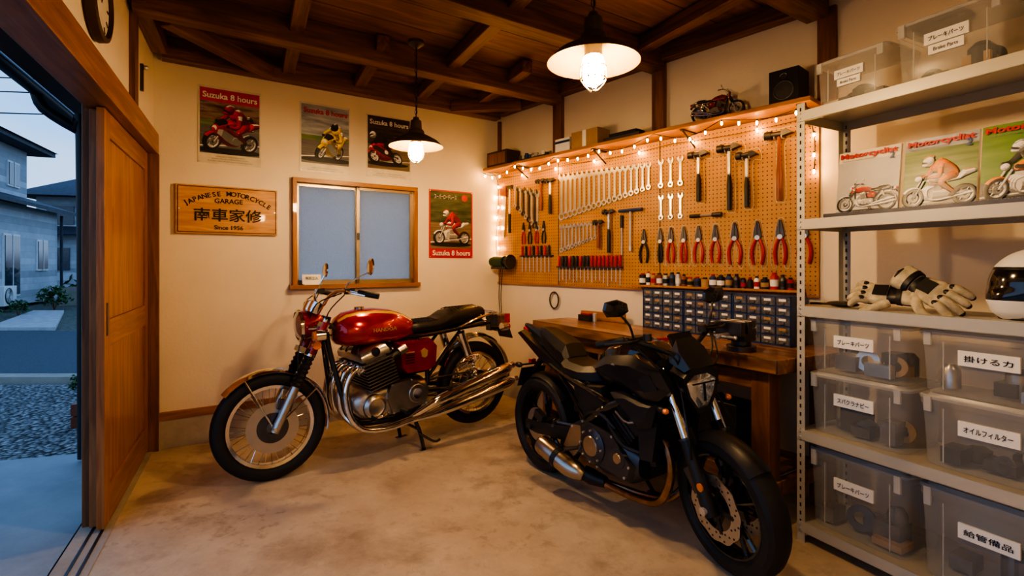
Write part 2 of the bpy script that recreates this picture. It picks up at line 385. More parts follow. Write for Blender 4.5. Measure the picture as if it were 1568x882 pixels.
for s in (.863,1.912,3.0):
    p=onR(s)+V((-.03,-.03,0)); beam(leftHit(p)+XB*.02,p,.13,.18,2.80)
p=V((1.9,1.2,0))+V((.9,.6,0)); beam(leftHit(p),p,.13,.18,2.80)
beam(BK@V((0.05,-.06,0)),BK@V((2.9,-.06,0)),.11,.16,2.82,'wall_plate_beam')
beam(RT@V((0.06,-.05,0)),RT@V((3.0,-.05,0)),.09,.12,2.86,'wall_plate_beam')
beam(LF@V((-4.9,-.05,0)),LF@V((-.1,-.05,0)),.09,.14,2.84,'wall_plate_beam')
J=V((.456,-.89,0))
for t,d0,d1 in ((.9,.1,5.3),(2.04,.1,5.2),(3.15,.95,5.5),(1.47,.1,1.0),(2.6,.3,1.2),(.3,1.1,4.5)):
    s0=A+XB*t+J*d0; s1=A+XB*t+J*d1; beam(s0,s1,.09,.10,2.87,'ceiling_joist')
beam(BK@V((.08,-.75,0)),BK@V((.75,-.10,0)),.09,.10,2.80,'corner_brace')
beam(BK@V((2.35,-.10,0)),BK@V((2.85,-.55,0)),.09,.10,2.80,'corner_brace')
for s in (.863,1.912,3.05):
    b=MB(); b.bx(s-.05,s+.05,-.05,.0,2.31,2.86,m_post); b.build('wall_post',RT,bevel=.004)
b=MB(); b.bx(.0,.03,-.03,0,2.3,2.82,m_post); b.build('trim_5',RT)
b=MB(); b.bx(-.012,.012,-.018,.0,2.45,2.62,m_dsteel); b.sph((0,-.03,2.6),.015,m_steel); b.build('hook_bracket',LF@T(-.5,0,0))

def door(x0,x1,y0,name):
    b=MB(); t=.034; z0,z1=.015,2.135
    b.bx(x0,x0+.11,y0,y0+t,z0,z1,m_door); b.bx(x1-.11,x1,y0,y0+t,z0,z1,m_door)
    for a,c in ((z0,.2),(.92,1.06),(z1-.13,z1)): b.bx(x0+.11,x1-.11,y0,y0+t,a,c,m_doorh)
    b.bx(x0+.11,x1-.11,y0+.012,y0+.024,.2,.92,m_door); b.bx(x0+.11,x1-.11,y0+.010,y0+.024,1.06,z1-.13,m_door)
    b.bx(x0+.04,x0+.07,y0-.003,y0,.98,1.15,m_dsteel)
    return b.build(name,LF,bevel=.004)
door(-1.25,-.04,.028,'door_1'); door(-1.20,-.04,.067,'door_2')
b=MB(); b.bx(-1.15,-1.07,.105,.142,0,2.3,m_post); b.build('door_jamb_post',LF,bevel=.004)
b=MB()
for w in (.04,.085): b.bx(-5,0,w-.006,w+.006,0,.006,m_dsteel)
b.bx(-5,0,.0,.15,-.01,.003,m_conc); b.build('door_floor_track',LF)

b=MB()
b.bx(.933,2.024,-.045,.06,2.025,2.06,m_trim); b.bx(.91,2.045,-.06,.06,1.14,1.175,m_trim); b.bx(.933,.965,-.045,.06,1.175,2.025,m_door); b.bx(1.99,2.024,-.045,.06,1.175,2.025,m_door)
def sash(x0,x1,y):
    w=.028; b.bx(x0,x0+w,y,y+.025,1.175,2.025,m_alfr); b.bx(x1-w,x1,y,y+.025,1.175,2.025,m_alfr); b.bx(x0,x1,y,y+.025,1.175,1.21,m_alfr); b.bx(x0,x1,y,y+.025,2.0,2.025,m_alfr)
    b.bx(x0+w,x1-w,y+.010,y+.014,1.21,2.0,m_frost)
sash(.965,1.49,.03); sash(1.465,1.99,.0); b.bx(1.47,1.49,-.012,0,1.56,1.62,m_dsteel)
b.build('window_1',BK)

# ------------------------------------------------------------------ motorcycles (mesh code)
def tire(b,c,R,w,h,mat,n=56):
    pr=[(R-h/2+h/2*math.copysign(abs(math.cos(a))**.8,math.cos(a)),w/2*math.sin(a)) for a in [i*2*pi/14 for i in range(14)]]
    b.lathe(pr,c,(0,1,0),mat,n,closed=True)
def classic(name,Mx,paint,steer=-5,hi=True,ret=False):
    b=MB(); Fw=V((.76,0,.325)); Rw=V((-.76,0,.325))
    def wheel(c,R,w,disc):
        tire(b,c,R,w,.085,m_rub)
        b.lathe([(R-.078,-w*.36),(R-.098,-w*.30),(R-.092,0),(R-.098,w*.30),(R-.078,w*.36),(R-.07,0)],c,(0,1,0),m_chrome,48,closed=True)
        b.cyl(c+V((0,-.05,0)),c+V((0,.05,0)),.035,m_alu,n=20)
        for s in (-1,1): b.cyl(c+V((0,s*.042,0)),c+V((0,s*.05,0)),.055 if disc else .085,m_alu,n=24)
        ns=36 if hi else 14; rh=.05
        for i in range(ns):
            a=2*pi*i/ns; s=1 if i%2 else -1; a2=a+(.28 if (i//2)%2 else -.28)
            b.tube([(c.x+rh*math.cos(a2),c.y+s*.045,c.z+rh*math.sin(a2)),(c.x+(R-.092)*math.cos(a),c.y+s*.006,c.z+(R-.092)*math.sin(a))],.0018,m_chrome,n=4)
    wheel(Rw,.325,.11,False); b.cyl(Rw+V((0,-.05,0)),Rw+V((0,-.03,0)),.10,m_alu,n=28); b.lathe([(.085,-.004),(.105,-.004),(.105,.004),(.085,.004)],Rw+V((0,.07,0)),(0,1,0),m_dsteel,30,closed=True)
    b.tube([(-.76,.07,.43),(-.2,.07,.44)],.006,m_dsteel,n=6); b.tube([(-.76,.07,.22),(-.2,.07,.34)],.006,m_dsteel,n=6)
    b.cyl(Rw+V((0,-.15,0)),Rw+V((0,.15,0)),.012,m_chrome)
    for s in (1,-1):
        b.tube([(-.2,s*.10,.38),(-.5,s*.11,.345),(-.78,s*.11,.325)],.02,m_gloss,n=10,k=3)
        p=V((-.70,s*.135,.37)); q=V((-.56,s*.135,.76)); d=q-p
        b.cyl(p,p+d*.25,.016,m_chrome); b.cyl(p+d*.55,q,.032,m_chrome,n=18); b.cyl(p-d*.02,p+d*.08,.024,m_chrome)
        u,w,_=frame(d)
        b.tube([p+d*(.08+.5*t/60)+(u*math.cos(t*.85)+w*math.sin(t*.85))*.027 for t in range(61)],.0045,m_chrome,n=5)
    for s in (1,-1):
        b.tube([(.42,s*.03,.86),(.40,s*.05,.70),(.34,s*.11,.40),(.28,s*.13,.27),(.10,s*.14,.235),(-.1,s*.14,.245),(-.24,s*.13,.34),(-.27,s*.12,.55),(-.2,s*.11,.76)],.018,m_gloss,n=10,k=4)
        b.tube([(.42,s*.03,.92),(.2,s*.05,.80),(-.2,s*.11,.77),(-.6,s*.115,.79),(-.86,s*.11,.80)],.016,m_gloss,n=10,k=4)
        b.tube([(-.27,s*.12,.46),(-.45,s*.125,.66),(-.56,s*.125,.77)],.013,m_gloss,n=8,k=3)
    b.cyl((.455,0,.80),(.405,0,.96),.034,m_gloss,n=16)
    o=-.045
    R=[sec(.415+o,.80,.90,.09,2.2,taper=.1),sec(.395+o,.77,.94,.17,2.3,taper=.12),sec(.34+o,.75,.975,.225,2.5,taper=.18),sec(.25+o,.742,.990,.262,2.6,taper=.22),sec(.14+o,.738,.990,.278,2.6,taper=.22),sec(.02+o,.738,.972,.268,2.6,taper=.2),sec(-.07+o,.745,.94,.24,2.6,taper=.15),sec(-.135+o,.76,.905,.20,2.5,taper=.1),sec(-.165+o,.78,.875,.14,2.2)]
    b.loft(R,paint,fn=lambda i,j:(m_gold if (j in (3,8) and 1<=i<=6) else paint))
    b.cyl((.18,0,.98),(.18,0,1.002),.035,m_chrome,n=20)
    if hi:
        b.T=Matrix.Translation((.06,.1455,.85))@RZ(180); b.text('HANDOA',.035,0,0,0,m_gold,width=.17,height=.024,bold=.02); b.T=Matrix.Identity(4)
    R=[sec(-.12,.79,.83,.14,2.4),sec(-.15,.785,.865,.20,2.6),sec(-.22,.785,.872,.255,2.8),sec(-.38,.785,.872,.265,2.8),sec(-.44,.79,.89,.262,2.8),sec(-.50,.80,.925,.25,2.8),sec(-.64,.805,.940,.235,2.7),sec(-.76,.81,.945,.215,2.5),sec(-.83,.825,.93,.18,2.3),sec(-.85,.84,.90,.12,2.2)]
    b.loft(R,m_vinyl)
    b.loft([sec(-.12,.775,.793,.20,3),sec(-.25,.772,.79,.262,3),sec(-.6,.785,.807,.25,3),sec(-.84,.81,.83,.19,3)],m_chrome)
    if hi:
        for i in range(10): x=-.2-.026*i; b.tube([(x,-.10,.868),(x,0,.8735),(x,.10,.868)],.0035,m_vinyl,n=5,k=3)
        for i in range(9): x=-.53-.03*i; b.tube([(x,-.085,.925),(x,0,.944),(x,.085,.925)],.0035,m_vinyl,n=5,k=3)
    for s in (1,-1):
        P=[(-.02,.75),(-.30,.75),(-.345,.70),(-.33,.55),(-.28,.52),(-.08,.52),(-.035,.57)]
        b.prism(P,paint,s*.10,s*.165,.90)
        for i in range(5 if hi else 0): b.box((-.11,s*.167,.60+.018*i),(.07,.004,.006),m_gold if i==4 else m_blk)
        P=[(-.225+.030*math.sin(a),.655+.034*math.cos(a)) for a in (0,1.15,2.4,3.14,3.88,5.13)]; b.prism(P,m_gold,s*.165,s*.170)
    b.bx(-.28,-.03,-.09,.09,.50,.74,m_blk)
    b.loft([sec(-.27,.30,.44,.26,3),sec(-.24,.26,.48,.32,3.2),sec(-.10,.235,.50,.36,3.4),sec(.12,.235,.50,.38,3.4),sec(.25,.26,.48,.36,3.2),sec(.30,.30,.44,.28,3)],m_alu)
    b.lathe([(0,.030),(.045,.030),(.055,.036),(.066,.030),(.078,.018),(.082,-.03)],(.17,.180,.36),(0,1,0),m_alu,28); b.lathe([(0,.03),(.06,.03),(.075,.015),(.08,-.03)],(-.14,.175,.39),(0,1,0),m_alu,26)
    b.prism([(.05,.28),(-.22,.30),(-.25,.42),(-.10,.50),(.06,.49),(.10,.40)],m_alu,.15,.20,.93); b.cyl((-.14,.2,.39),(-.14,.212,.39),.035,m_chrome,n=20)
    if hi:
        for i in range(8): a=i*pi/4; b.cyl((.17+.072*math.cos(a),.19,.36+.072*math.sin(a)),(.17+.072*math.cos(a),.205,.36+.072*math.sin(a)),.006,m_steel,n=6)
        for px,pz in ((.04,.29),(-.21,.31),(-.24,.42),(-.1,.49),(.05,.48),(.09,.4)): b.cyl((px,.19,pz),(px,.207,pz),.006,m_steel,n=6)
    b.lathe([(0,.04),(.07,.035),(.085,.02),(.09,-.03)],(.18,-.185,.37),(0,-1,0),m_chrome,28); b.prism([(.05,.28),(-.22,.28),(-.25,.42),(-.10,.50),(.06,.49),(.10,.40)],m_alu,-.20,-.15)
    b.T=Matrix.Translation((.10,0,.48))@Matrix.Rotation(math.radians(14),4,'Y')
    b.bx(-.07,.08,-.19,.19,0,.23,m_dsteel)
    for i in range(9): b.bx(-.10,.11,-.225,.225,.012+i*.0215,.020+i*.0215,m_alu)
    b.loft([[(x*k_,y*k_,z) for x,y in ((-.095,-.20),(.105,-.20),(.105,.20),(-.095,.20))] for z,k_ in ((.205,1),(.235,1),(.262,.9),(.275,.7))],m_alu)
    for y in (-.16,-.055,.055,.16):
        b.cyl((.10,y,.16),(.13,y,.165),.034,m_chrome,n=14); b.cyl((-.10,y,.15),(-.19,y,.17),.024,m_blk,n=12); b.cyl((-.17,y,.17),(-.23,y,.18),.033,m_alu,n=14)
        b.tube([(.06,y,.22),(.10,y*.9,.26),(.05,y*.6,.30)],.005,m_blk,n=5,k=3)
    for y in (-.19,.19): b.cyl((0.0,y,.245),(0,y*1.06,.245),.03,m_chrome,n=18)
    b.T=Matrix.Identity(4)
    for s in (1,-1):
        for y,up in ((.06,1),(.16,0)):
            yy=s*y; o=s*(.19 if not up else .165); zz=.195 if not up else .20
            hp=[(.235,yy,.615),(.30,yy,.60),(.345,yy*1.0,.52),(.355,yy*1.05,.42),(.325,yy*1.1+s*.01,.30),(.24,o,.22),(.08,o,zz),(-.10,o,zz+.015)]
            b.tube(hp,.0195,m_chrome,n=12,k=5)
            if up: mp=[(-.10,o,zz+.015),(-.22,s*.20,.275),(-.32,s*.215,.315),(-.60,s*.225,.375),(-.88,s*.235,.435),(-.96,s*.235,.455)]
            else: mp=[(-.10,o,zz+.015),(-.22,s*.20,.215),(-.34,s*.205,.232),(-.62,s*.215,.272),(-.92,s*.225,.325),(-1.0,s*.225,.34)]
            b.tube(mp,[.0195,.026,.036,.043,.047,.030],m_chrome,n=16,k=4)
            e=V(mp[-1]); d=(V(mp[-1])-V(mp[-2])).normalized(); b.cyl(e,e+d*.035,.027,m_chrome,.024,n=16); b.cyl(e+d*.03,e+d*.037,.02,m_hole,n=14)
    b.shell((-.76,0,.36),.365,math.radians(25),math.radians(190),.135,m_chrome,dep=.03)
    b.bx(-1.02,-.93,-.03,.03,.72,.85,m_dsteel); b.loft([[(-1.05,y,z) for y,z in ((-.055,.76),(.055,.76),(.055,.85),(-.055,.85))],[(-1.125,y,z) for y,z in ((-.05,.77),(.05,.77),(.05,.845),(-.05,.845))]],m_rlens); b.box((-1.02,0,.80),(.08,.12,.10),m_chrome)
    b.box((-1.10,0,.69),(.008,.17,.10),m_dsteel,rot3(22,'Y')); b.box((-1.05,0,.72),(.08,.06,.03),m_dsteel)
    for s in (1,-1):
        b.tube([(-.93,s*.03,.76),(-.97,s*.14,.76)],.007,m_chrome,n=6); b.cyl((-1.005,s*.15,.76),(-.95,s*.15,.76),.032,m_chrome,n=18); b.cyl((-1.02,s*.15,.76),(-1.005,s*.15,.76),.028,m_rlens,.03,n=18)
    b.tube([(-.55,.14,.80),(-.75,.145,.86),(-.93,.11,.87),(-.95,0,.87),(-.93,-.11,.87),(-.75,-.145,.86),(-.55,-.14,.80)],.010,m_chrome,n=8,k=5)
    for s in (1,-1):
        b.tube([(-.12,s*.12,.26),(-.17,s*.16,.12),(-.20,s*.17,-.03)],.014,m_gloss,n=8,k=3); b.box((-.205,s*.175,-.03),(.10,.035,.012),m_gloss)
        b.tube([(-.02,s*.14,.30),(-.02,s*.28,.30)],.010,m_chrome); b.tube([(-.02,s*.20,.30),(-.02,s*.29,.30)],.017,m_blk,n=10); b.tube([(-.38,s*.12,.36),(-.40,s*.24,.37)],.012,m_blk)
    b.tube([(-.17,-.16,.12),(-.17,.16,.12)],.010,m_gloss); b.tube([(-.16,.17,.1),(-.24,.24,.04),(-.28,.26,.05)],.009,m_gloss,k=3)
    b.tube([(.02,.15,.32),(.12,.23,.30),(.2,.23,.30)],.008,m_chrome,n=6,k=3); b.cyl((.2,.21,.30),(.2,.27,.30),.010,m_blk)
    rk=math.radians(27); ax=V((-math.sin(rk),0,math.cos(rk))); Hs=V((.43,0,.88))
    b.T=Matrix.Translation(Hs)@Matrix.Rotation(math.radians(steer),4,ax)@Matrix.Translation(-Hs)
    wheel(Fw,.325,.085,True)
    b.lathe([(.09,-.003),(.148,-.003),(.148,.003),(.09,.003)],Fw+V((0,.062,0)),(0,1,0),m_disc,44,closed=True); b.lathe([(.035,-.006),(.095,-.003),(.095,.003),(.035,.006)],Fw+V((0,.060,0)),(0,1,0),m_dsteel,30,closed=True)
    b.box(Fw+V((-.07,.07,.125)),(.08,.05,.06),m_dsteel,rot3(-20,'Y'))
    b.cyl(Fw+V((0,-.13,0)),Fw+V((0,.13,0)),.011,m_chrome)
    for s in (1,-1):
        p=Fw+V((-.0,s*.105,-.02))
        b.tube([p,p+ax*.06,p+ax*.10,p+ax*.29],[.024,.028,.025,.027],m_alu,n=14)
        g0=p+ax*.28; n=15
        b.lathe([( (.038 if i%2 else .029)-.0003*i,i*.0142) for i in range(n)],g0,ax,m_blk,18)
        b.cyl(g0+ax*.20,g0+ax*.42,.031,paint,n=18); b.cyl(g0+ax*.415,g0+ax*.44,.024,m_chrome,n=16); b.cyl(g0+ax*.195,g0+ax*.21,.033,m_chrome,n=16)
        b.cyl(g0+ax*.27+V((0,s*.02,0)),g0+ax*.27+V((0,s*.055,0)),.026,m_olens,n=18)
        b.tube([(Fw.x,s*.10,Fw.z),(Fw.x+.14,s*.06,Fw.z+.30)],.005,m_chrome,n=6)
        b.tube([(Fw.x,s*.11,Fw.z),(Fw.x-.26,s*.055,Fw.z+.19)],.005,m_chrome,n=6)
    b.shell((Fw.x,0,Fw.z),.350,math.radians(42),math.radians(194),.112,m_chrome,dep=.022)
    b.box(Fw+ax*.66,(.07,.26,.03),m_alu,rot3(-27,'Y')); b.box(Fw+ax*.48,(.07,.26,.035),m_gloss,rot3(-27,'Y'))
    hc=V((.565,0,.915)); b.lathe([(0,-.14),(.045,-.135),(.078,-.10),(.092,-.03),(.095,0)],hc,(1,0,-.05),paint,32); b.lathe([(.095,-.006),(.101,0),(.100,.018),(.088,.022)],hc,(1,0,-.05),m_chrome,32); b.lathe([(.089,.016),(.06,.030),(.03,.037),(0,.039)],hc,(1,0,-.05),m_lens,32)
    for s in (1,-1):
        b.tube([(.54,s*.09,.90),(.47,s*.11,.90)],.012,m_chrome); b.tube([(.50,s*.11,.86),(.50,s*.19,.86)],.007,m_chrome,n=6); b.cyl((.475,s*.205,.86),(.53,s*.205,.86),.033,m_chrome,n=18); b.cyl((.53,s*.205,.86),(.547,s*.205,.86),.030,m_olens,.026,n=18)
        d=V((-.5,0,.86)); b.lathe([(0,0),(.035,.0),(.042,.02),(.044,.07),(.040,.075)],(.505,s*.058,.99),d,m_chrome,24); b.lathe([(0,.07),(.040,.07)],(.505,s*.058,.99),d,m_gloss,24)
        b.tube([(.445,0,1.035),(.44,s*.08,1.04),(.43,s*.16,1.09),(.39,s*.26,1.125),(.33,s*.35,1.115),(.24,s*.42,1.09)],.011,m_chrome,n=10,k=5)
        b.cyl((.315,s*.365,1.11),(.215,s*.437,1.082),.018,m_blk,n=12); b.tube([(.36,s*.30,1.13),(.37,s*.36,1.115),(.30,s*.44,1.09)],.006,m_chrome,n=6,k=3); b.box((.35,s*.31,1.12),(.05,.05,.035),m_blk)
        my=.385 if s>0 else .30; mx_=.24 if s>0 else .31
        b.tube([(.36,s*.29,1.13),(.35,s*.30,1.17),(mx_+.01,s*(my-.015),1.23)],.005,m_chrome,n=6,k=3); b.lathe([(0,.014),(.035,.012),(.05,.004),(.053,-.004),(.048,-.006)],(mx_,s*my,1.265),(1,0,.1),m_chrome,24); b.lathe([(0,-.005),(.049,-.005)],(mx_,s*my,1.265),(1,0,.1),m_lens,24)
        b.tube([(.38,s*.26,1.11),(.50,s*.14,1.05),(.53,s*.06,.93)],.004,m_blk,n=5,k=4); b.tube([(.37,s*.28,1.10),(.44,s*.17,.99),(.42,s*.04,.86),(.3,s*.05,.8)],.004,m_blk,n=5,k=4)
    b.tube([(.45,.03,1.0),(.60,.10,.80),(.62,.10,.55),(.71,.085,.46)],.004,m_blk,n=5,k=4)
    b.T=Matrix.Identity(4)
    return b if ret else b.build(name,Mx)

def racer(c1,c2,suit,hel,naked_=False):
    b=MB()
    for x in (.68,-.68):
        tire(b,V((x,0,.30)),.30,.13,.10,m_rub,36); b.lathe([(.20,-.04),(.215,-.05),(.215,.05),(.20,.04)],(x,0,.30),(0,1,0),m_slv,30,closed=True); b.cyl((x,-.06,.30),(x,.06,.30),.04,m_dsteel)
        for i in range(6): a=i*pi/3; b.tube([(x+.03*math.cos(a),0,.30+.03*math.sin(a)),(x+.2*math.cos(a),0,.30+.2*math.sin(a))],.014,m_slv,n=6)
        for s in (1,-1): b.lathe([(.07,-.003),(.13,-.003),(.13,.003),(.07,.003)],(x,s*.07,.30),(0,1,0),m_steel,24,closed=True)
    for s in (1,-1): b.tube([(.68,s*.10,.30),(.45,s*.10,.80)],.028,m_slv); b.tube([(-.68,s*.10,.30),(-.2,s*.12,.38)],.03,m_dsteel)
    b.shell((.68,0,.30),.33,math.radians(30),math.radians(150),.14,c1)
    if not naked_:
        b.loft([sec(.74,.66,.74,.10,2.2),sec(.68,.54,.84,.28,2.4),sec(.55,.42,.94,.40,2.5),sec(.40,.30,.90,.44,2.6),sec(.15,.19,.78,.45,2.6),sec(-.10,.18,.62,.42,2.6),sec(-.32,.24,.50,.32,2.4)],c1,fn=lambda i,j:(c2 if (j in (23,0,11,12,13,22) and i>0) else c1))
        b.sph((.69,0,.72),(.05,.11,.10),m_white,16,8); b.loft([sec(.66,.80,.86,.20,2.4),sec(.50,.88,1.02,.30,2.4),sec(.40,.92,1.05,.30,2.4)],m_gloss)
        for s in (1,-1): b.sph((.05,s*.222,.46),(.11,.012,.10),m_white,18,8)
    else:
        b.loft([sec(-.25,.24,.5,.30,3),sec(.2,.22,.5,.34,3)],m_alu); b.box((.08,0,.58),(.2,.36,.2),m_alu); b.sph((.56,0,.86),(.1,.10,.10),m_chrome,18,10)
        for y in (-.15,-.05,.05,.15): b.tube([(.2,y,.6),(.36,y,.52),(.34,y,.3),(.1,y*1.1,.2),(-.5,y*1.3,.3),(-.8,y*1.4,.36)],.03,m_chrome,k=4)
    b.loft([sec(.30,.76,.92,.18,2.4),sec(.15,.72,1.0,.30,2.5),sec(-.1,.72,.96,.28,2.5),sec(-.22,.74,.86,.2,2.4)],c1); b.loft([sec(-.2,.70,.80,.22,2.4),sec(-.5,.74,.86,.28,2.5),sec(-.62,.80,1.0,.26,2.4),sec(-.85,.88,1.02,.20,2.3),sec(-.92,.92,.98,.1,2.2)],c1,fn=lambda i,j:(c2 if i>1 and 3<j<9 else c1))
    b.tube([(-.1,-.16,.25),(-.4,-.2,.35),(-.8,-.22,.5)],[.03,.055,.055],m_slv,k=3)
    b.tube([(-.36,0,.92),(-.22,0,1.08),(0,0,1.20),(.13,0,1.20),(.20,0,1.22)],[.15,.17,.20,.17,.08],suit,n=14,k=4); b.tube([(-.15,0,1.29),(.0,0,1.36),(.1,0,1.32)],[.05,.08,.04],c2,k=3)
    for s in (1,-1):
        b.tube([(.08,s*.19,1.20),(.14,s*.34,.98),(.24,s*.34,.90),(.44,s*.26,.90)],[.085,.065,.055,.045],suit,n=10,k=4); b.sph((.46,s*.25,.90),.055,m_blk,10,8)
        b.tube([(-.34,s*.10,.90),(-.1,s*.28,.86),(.08,s*.33,.74),(-.08,s*.28,.58),(-.3,s*.22,.42)],[.12,.105,.08,.07,.05],suit,n=12,k=4); b.tube([(-.3,s*.22,.44),(-.32,s*.22,.34),(-.20,s*.23,.32)],[.055,.05,.04],m_blk,k=3); b.sph((.09,s*.34,.75),.06,c2,10,8)
        b.tube([(.06,s*.20,1.26),(.10,s*.27,1.15)],[.07,.06],c2,n=10)
    b.sph((.33,0,1.36),(.155,.13,.15),hel,22,14); b.sph((.38,0,1.34),(.12,.118,.06),m_gloss,18,8); b.sph((.40,0,1.27),(.10,.10,.055),hel,16,8); b.tube([(.2,0,1.49),(.33,0,1.515),(.45,0,1.46)],.03,c2,k=3)
    return b

# ------------------------------------------------------------------ printed pictures
def PMt(name,c): return M('print_'+name,c,.35,var=.10,scale=14)
P_=dict(red=PMt('red',(.55,.025,.03)),blk=PMt('black',(.02,.02,.025)),wht=PMt('white',(.78,.76,.72)),gry=PMt('grey',(.20,.20,.21)),crm=PMt('cream',(.70,.64,.52)),blu=PMt('blue',(.05,.10,.28)))
BG=dict(stand=blurmat('print_grandstand_blur',[(.05,.04,.05),(.16,.10,.08),(.30,.22,.18),(.10,.12,.20)]),grey=blurmat('print_haze_blur',[(.18,.20,.22),(.35,.38,.42),(.55,.56,.56)]),night=blurmat('print_night_blur',[(.01,.01,.015),(.05,.04,.035),(.12,.09,.06)]),
 forest=blurmat('print_forest_blur',[(.02,.03,.02),(.06,.09,.05),(.14,.14,.09)]),studio=blurmat('print_studio_backdrop',[(.34,.33,.31),(.52,.50,.47),(.62,.60,.56)],(1,1,1.5)),track=blurmat('print_track_blur',[(.10,.10,.11),(.16,.15,.15),(.24,.22,.21)],(2,1,40)),
 grass=blurmat('print_grass_blur',[(.06,.12,.03),(.14,.22,.06),(.28,.30,.12)],(2,1,30)),dirt=blurmat('print_dirt_blur',[(.12,.08,.06),(.2,.15,.11),(.30,.24,.19)],(2,1,30)),fgreen=blurmat('print_field_blur',[(.08,.18,.05),(.14,.28,.07),(.22,.34,.10)],(2,1,10)))
R1=racer(m_red,m_white,m_red,m_red); R2=racer(m_yel,m_white,m_yel,m_blk); R3=racer(m_red,m_blk,m_blk,m_white); R4=racer(m_white,m_red,m_red,m_white,naked_=True); R5=racer(m_white,m_orange,m_orange,m_white,naked_=True); R6=racer(m_orange,m_slv,m_blk,m_white,naked_=True)
KB=classic('','',m_red,hi=False,ret=True,steer=4)
def art(b,x0,x1,z0,z1,y,bg,low,subj,yaw=35,lean=0,roll=0,cx=.5,cz=.16,s=.46,strip='grass',hz=.5,second=None):
    w=x1-x0;h=z1-z0
    b.rect(x0,x1,z0+h*hz,z1,y-.0005,BG[bg]); b.rect(x0,x1,z0,z0+h*hz,y-.0005,BG[low]); b.rect(x0,x1,z0+h*(hz-.02),z0+h*(hz+.06),y-.0009,BG[strip])
    b.flat([(x0,z0+h*.10),(x1,z0+h*.17),(x1,z0+h*.185),(x0,z0+h*.12)],y-.0009,P_['wht'])
    sh=[(x0+w*cx+w*s*1.0*math.cos(a),z0+h*cz+w*s*.10*math.sin(a)) for a in [i*pi/10 for i in range(20)]]; sh=[(min(max(p,x0),x1),q) for p,q in sh]; b.flat(sh,y-.0013,P_['blk'])
    clip=(x0,x1,z0,z1)
    if second: b.stamp(second,RZ(180+60)@RX(lean*.6),x0+w*.80,z0+h*(hz-.06),w*s*.34,y-.0014,clip,.0012)
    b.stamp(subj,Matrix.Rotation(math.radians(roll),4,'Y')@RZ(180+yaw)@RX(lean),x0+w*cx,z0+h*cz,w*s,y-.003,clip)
def poster(name,Fm,x0,x1,z0,z1,title,tc,layout,**k):
    b=MB(); w=x1-x0;h=z1-z0; b.bx(x0,x1,-.004,-.001,z0,z1,P_[layout.get('paper','crm')])
    m=w*.03; a0=z0+h*layout['a0']; a1=z0+h*layout['a1']
    art(b,x0+m,x1-m,a0,a1,-.0045,**k)
    if layout.get('bar'): b.rect(x0+m,x1-m,z0+h*layout['bar'][0],z0+h*layout['bar'][1],-.0066,P_[layout['barc']])
    b.text(title,.1,(x0+x1)/2,z0+h*layout['tz'],-.0125,P_[tc],width=w*.86,height=h*.078,bold=.025)
    for i in range(layout.get('lines',0)):
        b.text('SUZUKA CIRCUIT INTERNATIONAL RACING',.02,(x0+x1)/2-w*.0,z0+h*(.035+.03*i),-.006,P_['gry'],width=w*(.7-.12*i),height=h*.014)
    if layout.get('jp'): b.text(layout['jp'],.05,x0+w*.36,z0+h*.90,-.0125,P_['wht'],width=w*.5,height=h*.07)
    if layout.get('dot'): b.prism([(x1-w*.2+.07*w*math.cos(a),z0+h*.90+.07*w*math.sin(a)) for a in [i*pi/8 for i in range(16)]],P_['red'],-.0120,-.0100)
    for px,pz in ((x0+.012,z1-.012),(x1-.012,z1-.012),(x0+.012,z0+.012),(x1-.012,z0+.012)): b.cyl((px,-.004,pz),(px,-.009,pz),.005,m_steel,n=8)
    return b.build(name,Fm,merge=False)
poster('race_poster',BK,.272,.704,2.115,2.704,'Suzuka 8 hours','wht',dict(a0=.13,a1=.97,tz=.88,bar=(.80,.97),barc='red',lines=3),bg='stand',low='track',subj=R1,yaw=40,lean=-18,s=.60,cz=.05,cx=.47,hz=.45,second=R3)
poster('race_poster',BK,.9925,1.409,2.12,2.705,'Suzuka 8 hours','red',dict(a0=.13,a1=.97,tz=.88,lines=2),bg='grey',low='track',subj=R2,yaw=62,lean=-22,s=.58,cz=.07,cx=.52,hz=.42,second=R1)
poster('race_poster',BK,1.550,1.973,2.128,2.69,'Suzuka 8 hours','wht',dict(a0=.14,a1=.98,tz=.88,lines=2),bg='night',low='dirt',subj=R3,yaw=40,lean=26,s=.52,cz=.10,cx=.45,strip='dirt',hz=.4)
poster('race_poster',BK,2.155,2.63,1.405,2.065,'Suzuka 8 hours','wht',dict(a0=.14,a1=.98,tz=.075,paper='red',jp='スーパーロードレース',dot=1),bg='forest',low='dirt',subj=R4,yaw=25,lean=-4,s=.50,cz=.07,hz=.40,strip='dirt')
b=MB(); x0,x1,z0,z1=.133,.817,1.576,1.94
b.bx(x0,x1,-.03,-.002,z0,z1,m_sign)
for zz in (z0+.012,z1-.012): b.bx(x0+.012,x1-.012,-.032,-.03,zz-.003,zz+.003,m_dwood)
for xx in (x0+.012,x1-.012): b.bx(xx-.003,xx+.003,-.032,-.03,z0+.012,z1-.012,m_dwood)
t='JAPANESE MOTORCYCLE'; n=len(t)
for i,ch in enumerate(t):
    if ch==' ': continue
    a=math.radians(90+34-68*i/(n-1)); R_=.50; cx=(x0+x1)/2
    b.text(ch,.05,cx+R_*math.cos(a),z1-.055-R_+R_*math.sin(a),-.0335,m_ink,bold=.02,rot=a-pi/2)
b.text('GARAGE',.05,(x0+x1)/2,z1-.112,-.0335,m_ink,bold=.02,width=.19)
b.text('南車家修',.12,(x0+x1)/2,z0+.145,-.0335,m_ink,width=.46,height=.10,bold=.015)
b.text('Since 1956',.045,(x0+x1)/2,z0+.05,-.0335,m_ink,bold=.015)
for xx in (x0+.02,x1-.02): b.cyl((xx,-.03,(z0+z1)/2),(xx,-.034,(z0+z1)/2),.006,m_steel,n=8)
